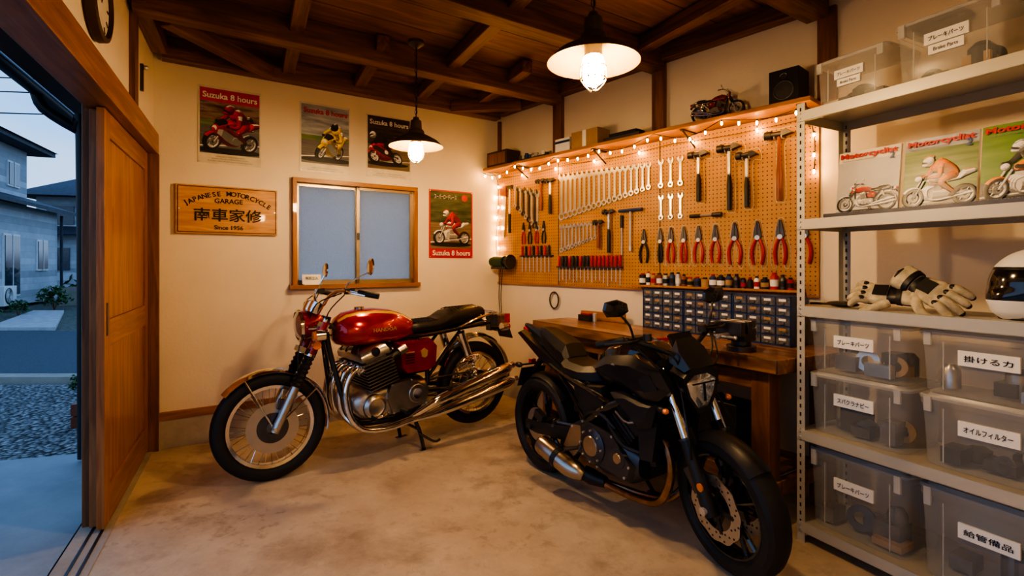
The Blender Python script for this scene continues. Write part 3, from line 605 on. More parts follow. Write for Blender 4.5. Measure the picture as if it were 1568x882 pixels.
b.build('wooden_garage_sign',BK,merge=False)
b=MB(); b.box((0,0,.045),(.15,.008,.08),m_label,rot3(-12,'X')); b.text('無断立入',.03,0,.055,-.012,m_ink,width=.10); b.box((0,0,.005),(.12,.04,.01),m_label); b.build('sill_card',BK@T(1.08,-.035,1.175))
b=MB(); b.lathe([(0,0),(.17,0),(.18,.015),(.175,.045),(.155,.05),(.15,.03),(0,.03)],(0,0,0),(0,-1,0),m_dwood,n=40); b.lathe([(0,.031),(.15,.031)],(0,0,0),(0,-1,0),m_gpaint,n=40)
for i in range(12):
    a=i*pi/6; b.box((.125*math.sin(a),-.033,.125*math.cos(a)),(.008,.002,.03),m_ink,rot3(math.degrees(a),'Y'))
b.box((.02,-.036,.04),(.008,.002,.10),m_ink,rot3(25,'Y')); b.box((-.035,-.038,.0),(.008,.002,.08),m_ink,rot3(80,'Y'))
b.build('wall_clock',LF@T(-1.61,0,2.52))

# ------------------------------------------------------------------ pegboard and tools
b=MB(); b.bx(.0,3.0,-.02,-.002,1.16,2.28,m_peg); b.build('pegboard',RT)
b=MB()
for xx in (.86,1.915): b.bx(xx-.003,xx+.003,-.022,-.02,1.16,2.28,m_hole)
b.bx(.0,3.0,-.03,-.0,1.145,1.16,m_shelfw); b.build('trim_6',RT)
PY=-.024
def wrench(b,x,zt,L,y=PY,mat=None):
    mat=mat or m_steel; w=L*.06+.004; t=.005
    b.prism([(x-w/2,zt-L*.12),(x+w/2,zt-L*.12),(x+w/2,zt-L*.88),(x-w/2,zt-L*.88)],mat,y-t,y)
    r=L*.07+.006; zz=zt-L+r; b.lathe([(r*.55,-t),(r,-t),(r,t),(r*.55,t)],(x,y-.003,zz),(0,1,0),mat,14,closed=True)
    r=L*.085+.006; zz=zt-r*.8; P=[]
    for i in range(13):
        a=math.radians(125+i*290/12-0); P.append((x+r*math.cos(a),zz+r*math.sin(a)))
    P+= [(x+r*.4,zz+r*.1),(x,zz-r*.2),(x-r*.4,zz+r*.1)]
    b.prism(P,mat,y-t,y)
def pliers(b,x,z,L,hm,y=PY-.008,op=1):
    h=L*.55; o=L*.16*op
    for sg in (1,-1):
        b.tube([(x+sg*L*.02,y,z+L*.05),(x+sg*o*.8,y,z-h*.25),(x+sg*o,y,z-h*.6),(x+sg*o*.72,y,z-h)],[L*.026,L*.036,L*.040,L*.032],hm,n=8,k=4)
        b.prism([(x+sg*.001,z),(x+sg*L*.085,z+L*.06),(x+sg*L*.075,z+L*.18),(x+sg*L*.02,z+L*.42),(x+sg*.002,z+L*.42)][::sg],m_dsteel,y-.006,y+.004)
    b.cyl((x,y-.009,z+L*.05),(x,y+.006,z+L*.05),L*.055,m_steel,n=12)
def outline(b,pts): b.tube([(p[0],-.0212,p[1]) for p in pts],.0022,m_oline,n=5,k=4,closed=False)
def hammer(x,zt,L,hw,hm,hh=.045,ol=True,name='hammer',head=None):
    b=MB(); head=head or m_dsteel; y=-.05
    b.tube([(x,y,zt-hh*.5),(x,y,zt-L*.45),(x,y,zt-L*.62),(x,y,zt-L)],[.011,.012,.017,.016],hm,n=10,k=3)
    b.tube([(x,y,zt-hh),(x,y,zt-L*.5)],.0125,m_steel if hm is m_bgrip else hm,n=8)
    b.cyl((x-hw*.5,y,zt-hh*.5),(x-hw*.25,y,zt-hh*.5),hh*.48,head,n=12); b.cyl((x-hw*.25,y,zt-hh*.5),(x+hw*.12,y,zt-hh*.5),hh*.34,head,n=12)
    b.prism([(x+hw*.1,zt-hh*.15),(x+hw*.3,zt-hh*.1),(x+hw*.5,zt-hh*.55),(x+hw*.28,zt-hh*.7),(x+hw*.1,zt-hh*.85)],head,y-hh*.35,y+hh*.35)
    for sg in (-1,1): b.tube([(x+sg*.022,-.02,zt-hh-.004),(x+sg*.022,-.07,zt-hh-.004),(x+sg*.022,-.075,zt-hh+.012)],.003,m_steel,n=6)
    if ol:
        g=.012; outline(b,[(x,zt+g),(x-hw*.5-g,zt+g),(x-hw*.5-g,zt-hh-g),(x-.03,zt-hh-g),(x-.026,zt-L*.5),(x-.03,zt-L+.01),(x,zt-L-g),(x+.03,zt-L+.01),(x+.026,zt-L*.5),(x+.03,zt-hh-g),(x+hw*.5+g,zt-hh-g),(x+hw*.45,zt+g),(x,zt+g)])
    return b.build(name,RT)
hammer(2.245,2.15,.36,.155,m_bgrip,hh=.052); hammer(2.467,2.16,.45,.165,m_bgrip,hh=.055); hammer(2.585,2.09,.37,.14,m_bgrip,hh=.052); hammer(2.785,2.19,.44,.17,m_hwood,hh=.055)
hammer(1.455,1.80,.36,.12,m_bgrip,ol=False); hammer(1.345,1.72,.24,.10,m_hwood,ol=False,name='mallet')
hammer(.78,2.14,.33,.12,m_bgrip,ol=False); hammer(.66,2.15,.30,.12,m_hwood,ol=False)
b=MB()
for i in range(18):
    x=.905+i*(.915/17); wrench(b,x,2.17-.035*i/17,.43-.215*i/17); b.cyl((x,-.02,2.15-.04*i/17),(x,-.045,2.15-.04*i/17),.003,m_dsteel,n=6)
b.build('combination_wrench_set',RT)
b=MB()
for i in range(11): x=.905+i*.043; wrench(b,x,1.71,.26-.012*i)
b.build('open_end_wrench_set',RT)
b=MB()
for i,x in enumerate((1.928,2.01,2.09)): wrench(b,x,2.14,.22)
for i,x in enumerate((1.928,2.01,2.09)):
    wrench(b,x,1.87,.19); outline(b,[(x,1.885),(x-.026,1.87),(x-.018,1.78),(x-.026,1.69),(x,1.675),(x+.026,1.69),(x+.018,1.78),(x+.026,1.87),(x,1.885)])
b.build('stubby_wrench_set',RT)
b=MB(); b.tube([(1.66,-.04,1.775),(1.66,-.04,1.49)],.008,m_steel); b.tube([(1.55,-.04,1.775),(1.77,-.04,1.775)],.013,m_blue); b.cyl((1.66,-.04,1.49),(1.66,-.04,1.45),.013,m_steel)
b.tube([(1.57,-.03,1.72),(1.57,-.03,1.42)],.006,m_steel); b.cyl((1.57,-.03,1.74),(1.57,-.03,1.64),.014,m_bgrip); b.build('t_handle_driver',RT)
b=MB(); b.tube([(2.17,-.035,1.69),(2.36,-.035,1.69)],.008,m_steel); b.cyl((2.34,-.035,1.69),(2.405,-.035,1.69),.016,m_dsteel); b.cyl((2.17,-.035,1.69),(2.25,-.035,1.69),.012,m_bgrip); b.build('ratchet_handle',RT)
for i,(x,L,hm) in enumerate(((1.78,.27,m_bgrip),(1.925,.26,m_bgrip),(2.015,.27,m_rgrip),(2.12,.27,m_rgrip),(2.235,.27,m_rgrip),(2.36,.27,m_rgrip),(2.495,.29,m_rgrip),(2.645,.29,m_rgrip),(2.785,.29,m_rgrip),(2.925,.28,m_rgrip))):
    b=MB(); z=1.505; pliers(b,x,z,L,hm,op=(.8,.3,.6,.45,.75,.7,.9,.8,.7,.8)[i])
    if 0<i<9:
        o=L*.17; outline(b,[(x,z+L*.46),(x-.02,z+L*.42),(x-.036,z+L*.1),(x-o-.008,z-L*.2),(x-o-.006,z-L*.58),(x-o*.5,z-L*.6),(x-.006,z-L*.1),(x+.006,z-L*.1),(x+o*.5,z-L*.6),(x+o+.006,z-L*.58),(x+o+.008,z-L*.2),(x+.036,z+L*.1),(x+.02,z+L*.42),(x,z+L*.46)])
    b.build('pliers',RT)
b=MB(); b.bx(.87,1.58,-.06,-.022,1.315,1.325,m_dsteel)
for i in range(17):
    x=.89+i*.042; hm=(m_rgrip,m_bgrip,m_bgrip)[i%3] if i<9 else m_rgrip; L=random.uniform(.10,.16)
    b.tube([(x,-.042,1.42),(x,-.042,1.40),(x,-.042,1.335),(x,-.042,1.315)],[.010,.014,.012,.008],hm,n=8); b.cyl((x,-.042,1.315),(x,-.042,1.315-L),.0035,m_steel,n=6)
b.build('screwdriver_rack',RT)
b=MB(); b.bx(.36,.80,-.05,-.022,1.42,1.43,m_dsteel)
for i in range(8):
    x=.39+i*.052; hm=(m_rgrip,m_bgrip)[i%2]; b.tube([(x,-.038,1.52),(x,-.038,1.43)],[.012,.013],hm,n=8); b.cyl((x,-.038,1.43),(x,-.038,1.27),.004,m_steel,n=6)
b.build('screwdriver_rack',RT)
for x,hm in ((.40,m_rgrip),(.49,m_bgrip),(.585,m_rgrip),(.68,m_bgrip)):
    b=MB(); pliers(b,x,1.66,.22,hm,op=.6); b.build('pliers',RT)
b=MB()
for i in range(9): x=.27+i*.04; wrench(b,x,2.13-.01*i,.22+.022*i,mat=m_dsteel if i%2 else m_steel)
b.build('offset_wrench_set',RT)
b=MB(); b.prism([(.06,2.10),(.14,2.08),(.10,1.62),(.07,1.62)],m_steel,-.03,-.027); b.prism([(.05,2.14),(.15,2.14),(.15,2.03),(.06,2.05)],m_hwood,-.045,-.024); b.build('hand_saw',RT)
b=MB(); b.tube([(.20,-.04,2.13),(.20,-.04,1.72)],.008,m_steel); b.cyl((.20,-.04,1.85),(.20,-.04,1.66),.015,m_bgrip); b.cyl((.17,-.04,2.12),(.24,-.04,2.12),.02,m_dsteel); b.build('claw_bar',RT)
b=MB(); b.bx(1.74,2.93,-.14,-.031,1.175,1.19,m_shelfw); b.build('parts_ledge',RT,bevel=.002)
b=MB(); x=1.78; cc=[m_dsteel,m_blk,m_rgrip,m_steel,m_white,m_hwood,m_blk,m_blue,m_card]
for i in range(24):
    r=random.uniform(.016,.026); h=random.uniform(.05,.095); m1=random.choice(cc)
    b.lathe([(0,0),(r,0),(r,h*.85),(r*.55,h),(0,h)] if i%3 else [(0,0),(r,0),(r,h),(0,h)],(x+r,-.085,1.19),(0,0,1),m1,14); b.lathe([(r*1.02,h*.2),(r*1.02,h*.65)],(x+r,-.085,1.19),(0,0,1),random.choice([m_label,m_rgrip,m_card,m_blk]),14); b.lathe([(0,0),(r*.6,0),(r*.6,.012),(0,.012)],(x+r,-.085,1.19+h),(0,0,1),random.choice([m_rgrip,m_blk,m_blk]),12)
    x+=2*r+.008
    if x>2.86: break
b.build('small_cans',RT)
b=MB(); b.cyl((-.10,0,0),(.06,0,0),.055,m_green,n=20); b.cyl((.06,0,0),(.12,0,0),.04,m_dsteel,n=18); b.cyl((-.14,0,0),(-.10,0,0),.045,m_green,n=18); b.lathe([(0,-.012),(.07,-.012),(.07,.012),(0,.012)],(.14,0,0),(1,0,0),m_dsteel,20); b.bx(-.12,.10,-.03,.05,-.075,-.05,m_dsteel); b.bx(-.05,.05,.03,.095,-.07,.0,m_dsteel)
b.build('bench_grinder',RT@T(.16,-.12,1.37))
b=MB()
for k_ in range(3): b.tube([(.055*math.sin(a)+.004*k_,-.01-.006*k_,-.075+.075*math.cos(a)) for a in [i*2*pi/20 for i in range(20)]],.005,m_blk,n=6,closed=True)
b.tube([(0,-.0,.0),(0,-.02,.01)],.004,m_steel); b.build('cable_coil',RT@T(.80,-.006,1.09))
b=MB(); b.tube([(0,0,0),(-.01,-.01,-.3),(.01,0,-.55),(-.01,.0,-.62)],.004,m_blk,n=6,k=5); b.tube([(.03,0,0),(.02,-.01,-.3),(.035,0,-.60)],.004,m_blk,n=6,k=5); b.build('power_cord',RT@T(.07,-.05,1.30))

# ------------------------------------------------------------------ long shelf with things on it
b=MB(); b.bx(.0,3.02,-.22,-.0,2.285,2.312,m_shelfw)
b.build('wall_shelf',RT,bevel=.003)
for s in (.45,1.40,2.2,2.95):
    b=MB(); b.bx(s-.012,s+.012,-.012,-.0,2.20-.04,2.284,m_dsteel); b.bx(s-.012,s+.012,-.20,-.0,2.274,2.284,m_dsteel); b.tube([(s,-.012,2.18),(s,-.18,2.274)],.006,m_dsteel); b.build('shelf_bracket',RT)
ST=RT@T(0,-.11,2.313)
b=MB(); b.bx(0,.30,-.09,.09,0,.15,m_dwood); b.bx(.02,.28,-.096,-.09,.02,.13,m_post); b.build('wooden_crate',ST@T(.04,0,0),bevel=.004)
b=MB()
for i in range(9):
    x=.02+i*.045; r=random.uniform(.015,.022); b.cyl((x,0,0),(x,0,random.uniform(.05,.09)),r,random.choice([m_steel,m_dsteel,m_label,m_blue]),n=12)
b.bx(-.02,.42,-.07,.05,0,.02,m_dsteel); b.build('parts_tray',ST@T(.42,0,0))
b=MB(); b.bx(0,.17,-.07,.07,0,.12,m_label); b.bx(.0,.17,-.071,-.07,.08,.10,m_blue); b.build('white_parts_box',ST@T(.97,0,0),bevel=.003)
b=MB(); b.bx(0,.28,-.08,.08,0,.14,m_card); b.bx(.12,.16,-.081,-.08,0,.14,m_label); b.build('cardboard_box',ST@T(1.17,0,0),bevel=.003)
b=MB(); b.bx(0,.34,-.07,.07,0,.035,m_dsteel); b.bx(.04,.30,-.05,.06,.035,.065,m_blk); b.build('flat_toolcase',ST@T(1.50,0,0),bevel=.004)
b=MB(); b.bx(0,.17,-.08,.08,0,.20,m_blk); b.lathe([(0,0),(.05,0),(.055,.004),(.06,0)],(.085,-.081,.075),(0,-1,0),m_dsteel,20); b.lathe([(0,0),(.02,0),(.022,.003)],(.085,-.081,.155),(0,-1,0),m_dsteel,16); b.build('bookshelf_speaker',ST@T(2.78,0,0),bevel=.005)

# ------------------------------------------------------------------ string lights
b=MB()
def drp(s): return abs(math.sin(s*pi/.5))*.045+.012*math.sin(s*9)
b.tube([(3.0*i/90,-.232,2.272-drp(3.0*i/90)) for i in range(91)],.0025,m_blk,n=5)
bul=[]
for i in range(27): s=.05+2.9*i/26; bul.append((s,-.232,2.25-drp(s)))
b.tube([(0.0,-.232,2.27),(.02,-.06,2.24),(.03,-.05,1.9),(.0,-.05,1.6),(.03,-.05,1.35)],.0025,m_blk,n=5,k=6)
for i in range(8): bul.append((.03+.012*(-1)**i,-.055,2.14-.105*i))
for i in range(6): s=.4+.45*i; bul.append((s,-.05,2.215))
b.tube([(.1+2.8*i/60,-.05,2.235-.02*abs(math.sin((.1+2.8*i/60)*3.1))) for i in range(61)],.002,m_blk,n=5)
b.tube([(3.0,-.232,2.27),(2.99,-.06,2.1),(2.985,-.05,1.9)],.0025,m_blk,n=5,k=4)
for z in (2.12,2.0,1.9): bul.append((2.985,-.055,z))
for p in bul: b.lathe([(0,-.014),(.005,-.009),(.0068,0),(.004,.010),(0,.012)],p,(0,0,1),m_fairy,8); b.cyl((p[0],p[1],p[2]+.010),(p[0],p[1],p[2]+.022),.0045,m_blk,n=6)
b.build('string_lights',RT,merge=False)

# ------------------------------------------------------------------ pendant lamps
def pendant(x,y,zt=2.80,zr=2.155,r=.18,bm=None):
    b=MB(); b.lathe([(0,0),(.055,0),(.055,-.02),(.02,-.045),(0,-.045)],(0,0,zt),(0,0,1),m_shade,20)
    L=zt-.045-(zr+.19); n=max(4,int(L/.028))
    for i in range(n):
        z=zt-.045-(i+.5)*L/n; c=V((0,0,z)); u=V((1,0,0)) if i%2 else V((0,1,0))
        b.tube([c+u*.008*math.cos(a)+V((0,0,1))*.018*math.sin(a) for a in [k*pi/5 for k in range(10)]],.0022,m_dsteel,n=5,closed=True)
    b.tube([(0.004,0,zt-.04),(.006,.004,zr+.3),(0,0,zr+.18)],.003,m_blk,n=6)
    b.lathe([(0,.195),(.018,.195),(.022,.18),(.036,.17),(.040,.115),(.052,.105),(.058,.080),(.095,.062),(.145,.034),(r,0),(r+.004,-.006)],(0,0,zr),(0,0,1),m_shade,40)
    b.lathe([(.03,.075),(.090,.056),(.141,.029),(r-.002,-.003),(r+.004,-.006)],(0,0,zr),(0,0,1),m_shin,40)
    b.cyl((0,0,zr+.07),(0,0,zr+.02),.036,m_dsteel,n=18)
    b.lathe([(.034,.02),(.040,-.02),(.042,-.06),(.034,-.085),(.015,-.098),(0,-.10)],(0,0,zr),(0,0,1),bm or m_bulb,24)
    for k in range(6):
        a=k*pi/3; c,s=math.cos(a),math.sin(a); b.tube([(.04*c,.04*s,zr+.02),(.052*c,.052*s,zr-.03),(.05*c,.05*s,zr-.075),(.02*c,.02*s,zr-.112),(0,0,zr-.116)],.0026,m_shade,n=5,k=3)
    for zz,rr in ((-.025,.052),(-.07,.051)): b.tube([(rr*math.cos(a),rr*math.sin(a),zr+zz) for a in [k*pi/12 for k in range(24)]],.0026,m_shade,n=5,closed=True)
    b.build('pendant_lamp',T(x,y,0),merge=False)
pendant(-.656,3.50,2.87); pendant(.324,2.04,2.87); pendant(1.3,.3,2.87,bm=m_fillbulb)  # third pendant is out of view, added to brighten foreground floor and shelving

# ------------------------------------------------------------------ workbench
FL=V((.171,4.27,0)); FRt=V((1.288,2.488,0)); BR=FRt+V((.889,.458,0))*.69; BL=FL+V((.833,.553,0))*.38
WB=FR(FL,(FRt-FL)); inv=WB.inverted(); hb=.88
def q2(p): r=inv@p; return (r.x,r.y)
b=MB(); b.prism([q2(FL),q2(FRt),q2(BR),q2(BL)],m_bench,hb-.075,hb,pl='XY')
Lb=(FRt-FL).length
for x,y in ((.12,.10),(Lb-.12,.10),(Lb-.08,.58),(.35,.32)): b.bx(x-.05,x+.05,y-.05,y+.05,0,hb-.075,m_post)
b.bx(.12,Lb-.12,.06,.10,hb-.18,hb-.075,m_bench); b.bx(.12,Lb-.12,.08,.12,.16,.24,m_bench)
b.bx(Lb-.10,Lb-.06,.1,.60,.16,.24,m_bench)
b.prism([(.15,.12),(Lb-.1,.12),(Lb-.1,.56),(.4,.32)],m_bench,.24,.26,pl='XY')
b.build('workbench',WB,bevel=.006)
b=MB()
for i,(x,w,h,m1) in enumerate(((.45,.2,.22,m_dsteel),(.7,.3,.28,m_card),(1.1,.3,.2,m_blk),(1.5,.28,.3,m_dsteel))):
    b.bx(x,x+w,.15,.33,.262,.262+h,m1)
b.build('stored_boxes',WB,bevel=.004)
CL=V((.974,3.80,0)); CR_=V((1.56,2.85,0)); DC=FR((CL.x,CL.y,hb),(CR_-CL)); Lc=(CR_-CL).length; hc=.285
b=MB()
for u in range(3):
    a0=u*Lc/3; a1=(u+1)*Lc/3-.004; b.bx(a0,a1,.012,.15,0.0,hc,m_blue)
    for x in (a0,a1-.008): b.bx(x,x+.008,-.004,.012,0,hc,m_blue)
    for r in range(6): z=r*(hc-.008)/5; b.bx(a0,a1,-.004,.012,z,z+.008,m_blue)
    w=(a1-a0-.008)/4
    for c in range(4):
        for r in range(5):
            xx=a0+.008+c*w; z=.010+r*(hc-.008)/5; hh=(hc-.008)/5-.010
            b.bx(xx+.002,xx+w-.006,-.002,.010,z,z+hh,m_clear); b.bx(xx+w*.30,xx+w*.58,-.012,-.002,z+hh*.15,z+hh*.32,m_clear)
            b.bx(xx+w*.2,xx+w*.66,-.0035,-.002,z+hh*.52,z+hh*.82,m_label if (c+r)%4 else m_card)
            b.bx(xx+w-.006,xx+w-.001,-.004,.012,z,z+hh,m_blue)
b.build('parts_drawer_cabinet',DC,merge=False)
b=MB(); b.cyl((0,0,0),(0,0,.03),.075,m_dsteel,n=24); b.cyl((0,0,.03),(0,0,.06),.05,m_dsteel,n=20); b.bx(-.05,.06,-.05,.05,.055,.12,m_dsteel); b.bx(-.06,-.02,-.075,.075,.10,.165,m_dsteel); b.bx(-.125,-.085,-.075,.075,.09,.165,m_dsteel)
b.bx(-.09,.05,-.03,.03,.075,.11,m_dsteel); b.bx(-.024,-.018,-.07,.07,.135,.168,m_steel); b.bx(-.085,-.079,-.07,.07,.135,.168,m_steel); b.cyl((-.22,0,.095),(-.10,0,.095),.013,m_steel); b.cyl((-.205,-.09,.095),(-.205,.09,.095),.007,m_steel)
for y in (-.09,.09): b.sph((-.205,y,.095),.011,m_steel,10,6)
b.box((.06,0,.14),(.07,.06,.04),m_dsteel); b.build('bench_vise',T(1.24,2.77,hb)@RZ(35),bevel=.004)
b=MB(); b.bx(-.07,.07,-.04,.04,0,.05,m_blk); b.bx(-.05,.05,-.03,.03,.05,.065,m_rgrip); b.cyl((.09,0,0),(.09,0,.07),.018,m_steel); b.build('socket_case',FR((.62,4.22,hb),(.55,-.83)),bevel=.003)
b=MB(); b.bx(0,.45,-.012,.012,0,.07,m_shelfw); b.build('bench_backsplash',FR((.60,4.40,hb),(.66,-.751)))
b=MB(); b.tube([(-.1,0,.006),(.12,.03,.006)],.006,m_steel); b.bx(-.12,.0,-.01,.012,0,.018,m_rgrip); b.build('bench_screwdriver',T(1.0,3.15,hb)@RZ(20))

# ------------------------------------------------------------------ shelving unit
LV=(2.09,1.565,1.145,.545,.10); SL=1.5; SD=.38
b=MB()
for x in (0,SL):
    for y in (0,SD):
        sx=1 if x==0 else -1; sy=1 if y==0 else -1
        b.bx(min(x,x+sx*.04),max(x,x+sx*.04),min(y,y+sy*.003),max(y,y+sy*.003),0,2.13,m_metal); b.bx(min(x,x+sx*.003),max(x,x+sx*.003),min(y,y+sy*.04),max(y,y+sy*.04),0,2.13,m_metal)
        z=.05
        while z<2.1:
            yy=y-.0012 if y==0 else y-.0045
            b.bx(x+sx*.02-.004,x+sx*.02+.004,yy-.0005,yy,z,z+.018,m_hole)
            xx=x-.001 if x==0 else x+.001; b.bx(xx-.0005,xx+.0005,y+sy*.02-.004,y+sy*.02+.004,z,z+.018,m_hole); z+=.04
for z in LV:
    b.bx(.004,SL-.004,.004,SD-.004,z-.004,z,m_metal); b.bx(.004,SL-.004,-.004,.001,z-.05,z,m_metal); b.bx(.004,SL-.004,SD-.005,SD-.002,z-.05,z,m_metal)
    b.bx(.002,.006,.0,SD,z-.05,z,m_metal); b.bx(.004,SL-.004,-.004,.012,z-.05,z-.047,m_metal)
    for x in (.02,SL-.02):
        for dz in (.012,.036): b.cyl((x,-.004,z-dz),(x,-.009,z-dz),.005,m_steel,n=8)
b.build('steel_shelving_unit',SH)
labs=['ブレーキパーツ','掛けるカ','スパクラナビー','オイルフィルター','ブレーキパーツ','給管備品','ガスケット','電装部品','ブレーキパーツ','ブレーキパーツ','工具']
def sbin(x,y,z,w,d,h,lab,sub=None,lx=.5,seed=0):
    rnd=random.Random(seed); b=MB(); hh=h-.022
    def rg(z,k): 
        o=[]
        for i in range(32):
            a=2*pi*i/32; c=math.cos(a);s=math.sin(a); o.append((w/2+w/2*k*math.copysign(abs(c)**.24,c),d/2+d/2*k*math.copysign(abs(s)**.24,s),z))
        return o
    b.loft([rg(.0,.88),rg(.008,.905),rg(hh*.5,.93),rg(hh*.91,.955),rg(hh*.92,.985),rg(hh,.985)],m_bin)
    b.loft([rg(hh,.99),rg(hh+.010,1.0),rg(hh+.016,.97),rg(hh+.010,.90),rg(h,.86)],m_binlid)
    for sx in (.10,.90): b.bx(w*sx-.012,w*sx+.012,-.004,.008,hh*.82,hh+.010,m_binlid)
    for xx in (.20,.82): b.bx(w*xx-.002,w*xx+.002,.012,.016,.02,hh*.88,m_binlid)
    cnt=[m_blk,m_dsteel,m_bcon,m_bcon,m_alu,m_blk,m_card]
    for i in range(7):
        ww=rnd.uniform(.05,.12); xx=rnd.uniform(.03,w-.04-ww); h2=rnd.uniform(.03,hh*.5); yy=rnd.uniform(.04,d*.5); mt=rnd.choice(cnt)
        if i%3==0: b.bx(xx,xx+ww,yy,yy+.10,.010,h2,mt)
        elif i%3==1: b.lathe([(.0,0),(ww*.4,0),(ww*.4,h2*.8),(ww*.2,h2),(0,h2)],(xx+ww/2,yy+.07,.010),(0,0,1),mt,16)
        else: b.lathe([(ww*.25,-.01),(ww*.5,-.01),(ww*.5,.01),(ww*.25,.01)],(xx+ww/2,yy+.05,ww*.5+.012),(.3,-1,.2),mt,20,closed=True)
    lw=w*.38; lh=lw*.32; cz=hh*.66; y0=.012
    b.bx(w*lx-lw/2,w*lx+lw/2,y0-.012,y0-.002,cz-lh/2,cz+lh/2,m_label)
    b.text(lab,.05,w*lx,cz,y0-.0135,m_ink,width=lw*.8,height=lh*.42,bold=.01)
    if sub:
        b.bx(w*lx-lw*.4,w*lx+lw*.4,y0-.012,y0-.002,cz-lh*1.4,cz-lh*.6,m_label); b.text(sub,.03,w*lx,cz-lh,y0-.0135,m_ink,width=lw*.55,height=lh*.3)
    b.build('storage_bin',SH@T(x,y,z+.001))
k=0
for c,(x,w) in enumerate(((.025,.445),(.485,.47),(.975,.47))):
    for r,(z,h) in enumerate(((.835,.255),(.546,.285),(.101,.37))):
        sbin(x,.025,z,w,.33,h,labs[(c+2*r)%len(labs)],seed=k); k+=1
sbin(.06,.03,2.091,.33,.30,.22,'ブレーキパーツ','Brake Parts',seed=31); sbin(.40,.03,2.091,.38,.30,.26,'ブレーキパーツ','Brake Parts',seed=32); sbin(.80,.03,2.091,.40,.30,.27,'工具箱','Tools',seed=33)
def magazine(x0,x1,top,**k):
    b=MB(); w=x1-x0; h=.305
    b.T=RX(-7); b.bx(0,w,0,.012,0,h,P_['wht']); art(b,0.0,w,0.0,h*.84,-.001,**k); b.rect(0,w,h*.84,h,-.0015,top)
    b.text('Motorcyclist',.05,w*.5,h*.92,-.008,P_['red'],width=w*.92,height=h*.105,bold=.035); b.text('VINTAGE RACING SPECIAL',.02,w*.34,h*.855,-.008,P_['gry'],width=w*.55,height=h*.018)
    b.text('2',.04,w*.88,h*.85,-.008,P_['blu'],bold=.02); b.text('HONORING THE CLASSICS',.02,w*.3,h*.05,-.009,P_['wht'],width=w*.45,height=h*.02)
    b.build('magazine',SH@T(x0,.10,1.572),merge=False)
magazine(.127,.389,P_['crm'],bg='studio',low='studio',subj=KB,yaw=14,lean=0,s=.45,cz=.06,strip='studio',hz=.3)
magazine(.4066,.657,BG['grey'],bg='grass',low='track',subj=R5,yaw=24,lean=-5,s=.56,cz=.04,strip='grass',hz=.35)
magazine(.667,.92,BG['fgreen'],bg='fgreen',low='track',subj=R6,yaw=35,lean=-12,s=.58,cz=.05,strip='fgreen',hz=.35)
b=MB(); b.bx(.1,.94,.19,.21,0,.012,m_dsteel); b.bx(.1,.94,.05,.06,0,.02,m_dsteel); b.bx(.1,.94,.05,.21,0,.004,m_dsteel); b.tube([(.15,.2,0.01),(.15,.18,.22)],.004,m_dsteel);b.tube([(.85,.2,0.01),(.85,.18,.22)],.004,m_dsteel); b.build('magazine_stand',SH@T(0,0,1.5665))
def helmet(Mx):
    b=MB(); nu,nv=48,30; vs=[];fs=[];ms=[]
    for j in range(nv+1):
        th=math.radians(4)+(math.radians(142)-math.radians(4))*j/nv
        for i in range(nu):
            ph=2*pi*i/nu; x,y,z=math.sin(th)*math.cos(ph),math.sin(th)*math.sin(ph),math.cos(th)
            r=.128; k=max(0,x)**2*max(0,-z)*.045
            vs.append((x*(r*1.08+k*1.6),y*r*.96,z*r*1.05-(.01 if z<-.5 else 0)))
    for j in range(nv):
        for i in range(nu):
            ph=2*pi*(i+.5)/nu; ph=ph if ph<pi else ph-2*pi; th=math.degrees(math.radians(4)+(math.radians(138))*(j+.5)/nv)
            vis=abs(ph)<math.radians(72) and 64<th<108
            rim=(not vis) and abs(ph)<math.radians(80) and 59<th<112
            ms.append(m_gloss if vis else (m_blk if rim else m_white)); fs.append((j*nu+i,(j+1)*nu+i,(j+1)*nu+(i+1)%nu,j*nu+(i+1)%nu))
    fs.append(tuple(range(nu))); ms.append(m_white); fs.append(tuple(nv*nu+i for i in range(nu))); ms.append(m_blk)
    b.add(vs,fs,ms)
    for s in (1,-1): b.cyl((.03,s*.118,.005),(.03,s*.131,.005),.022,m_dsteel,n=18)
    b.tube([(.1*math.cos(a),.095*math.sin(a),-.108) for a in [i*2*pi/24 for i in range(24)]],.008,m_blk,n=6,closed=True)
    b.build('motorcycle_helmet',Mx)
helmet(SH@T(.815,.17,1.145+.120)@RZ(-125)@Matrix.Scale(1.06,4))
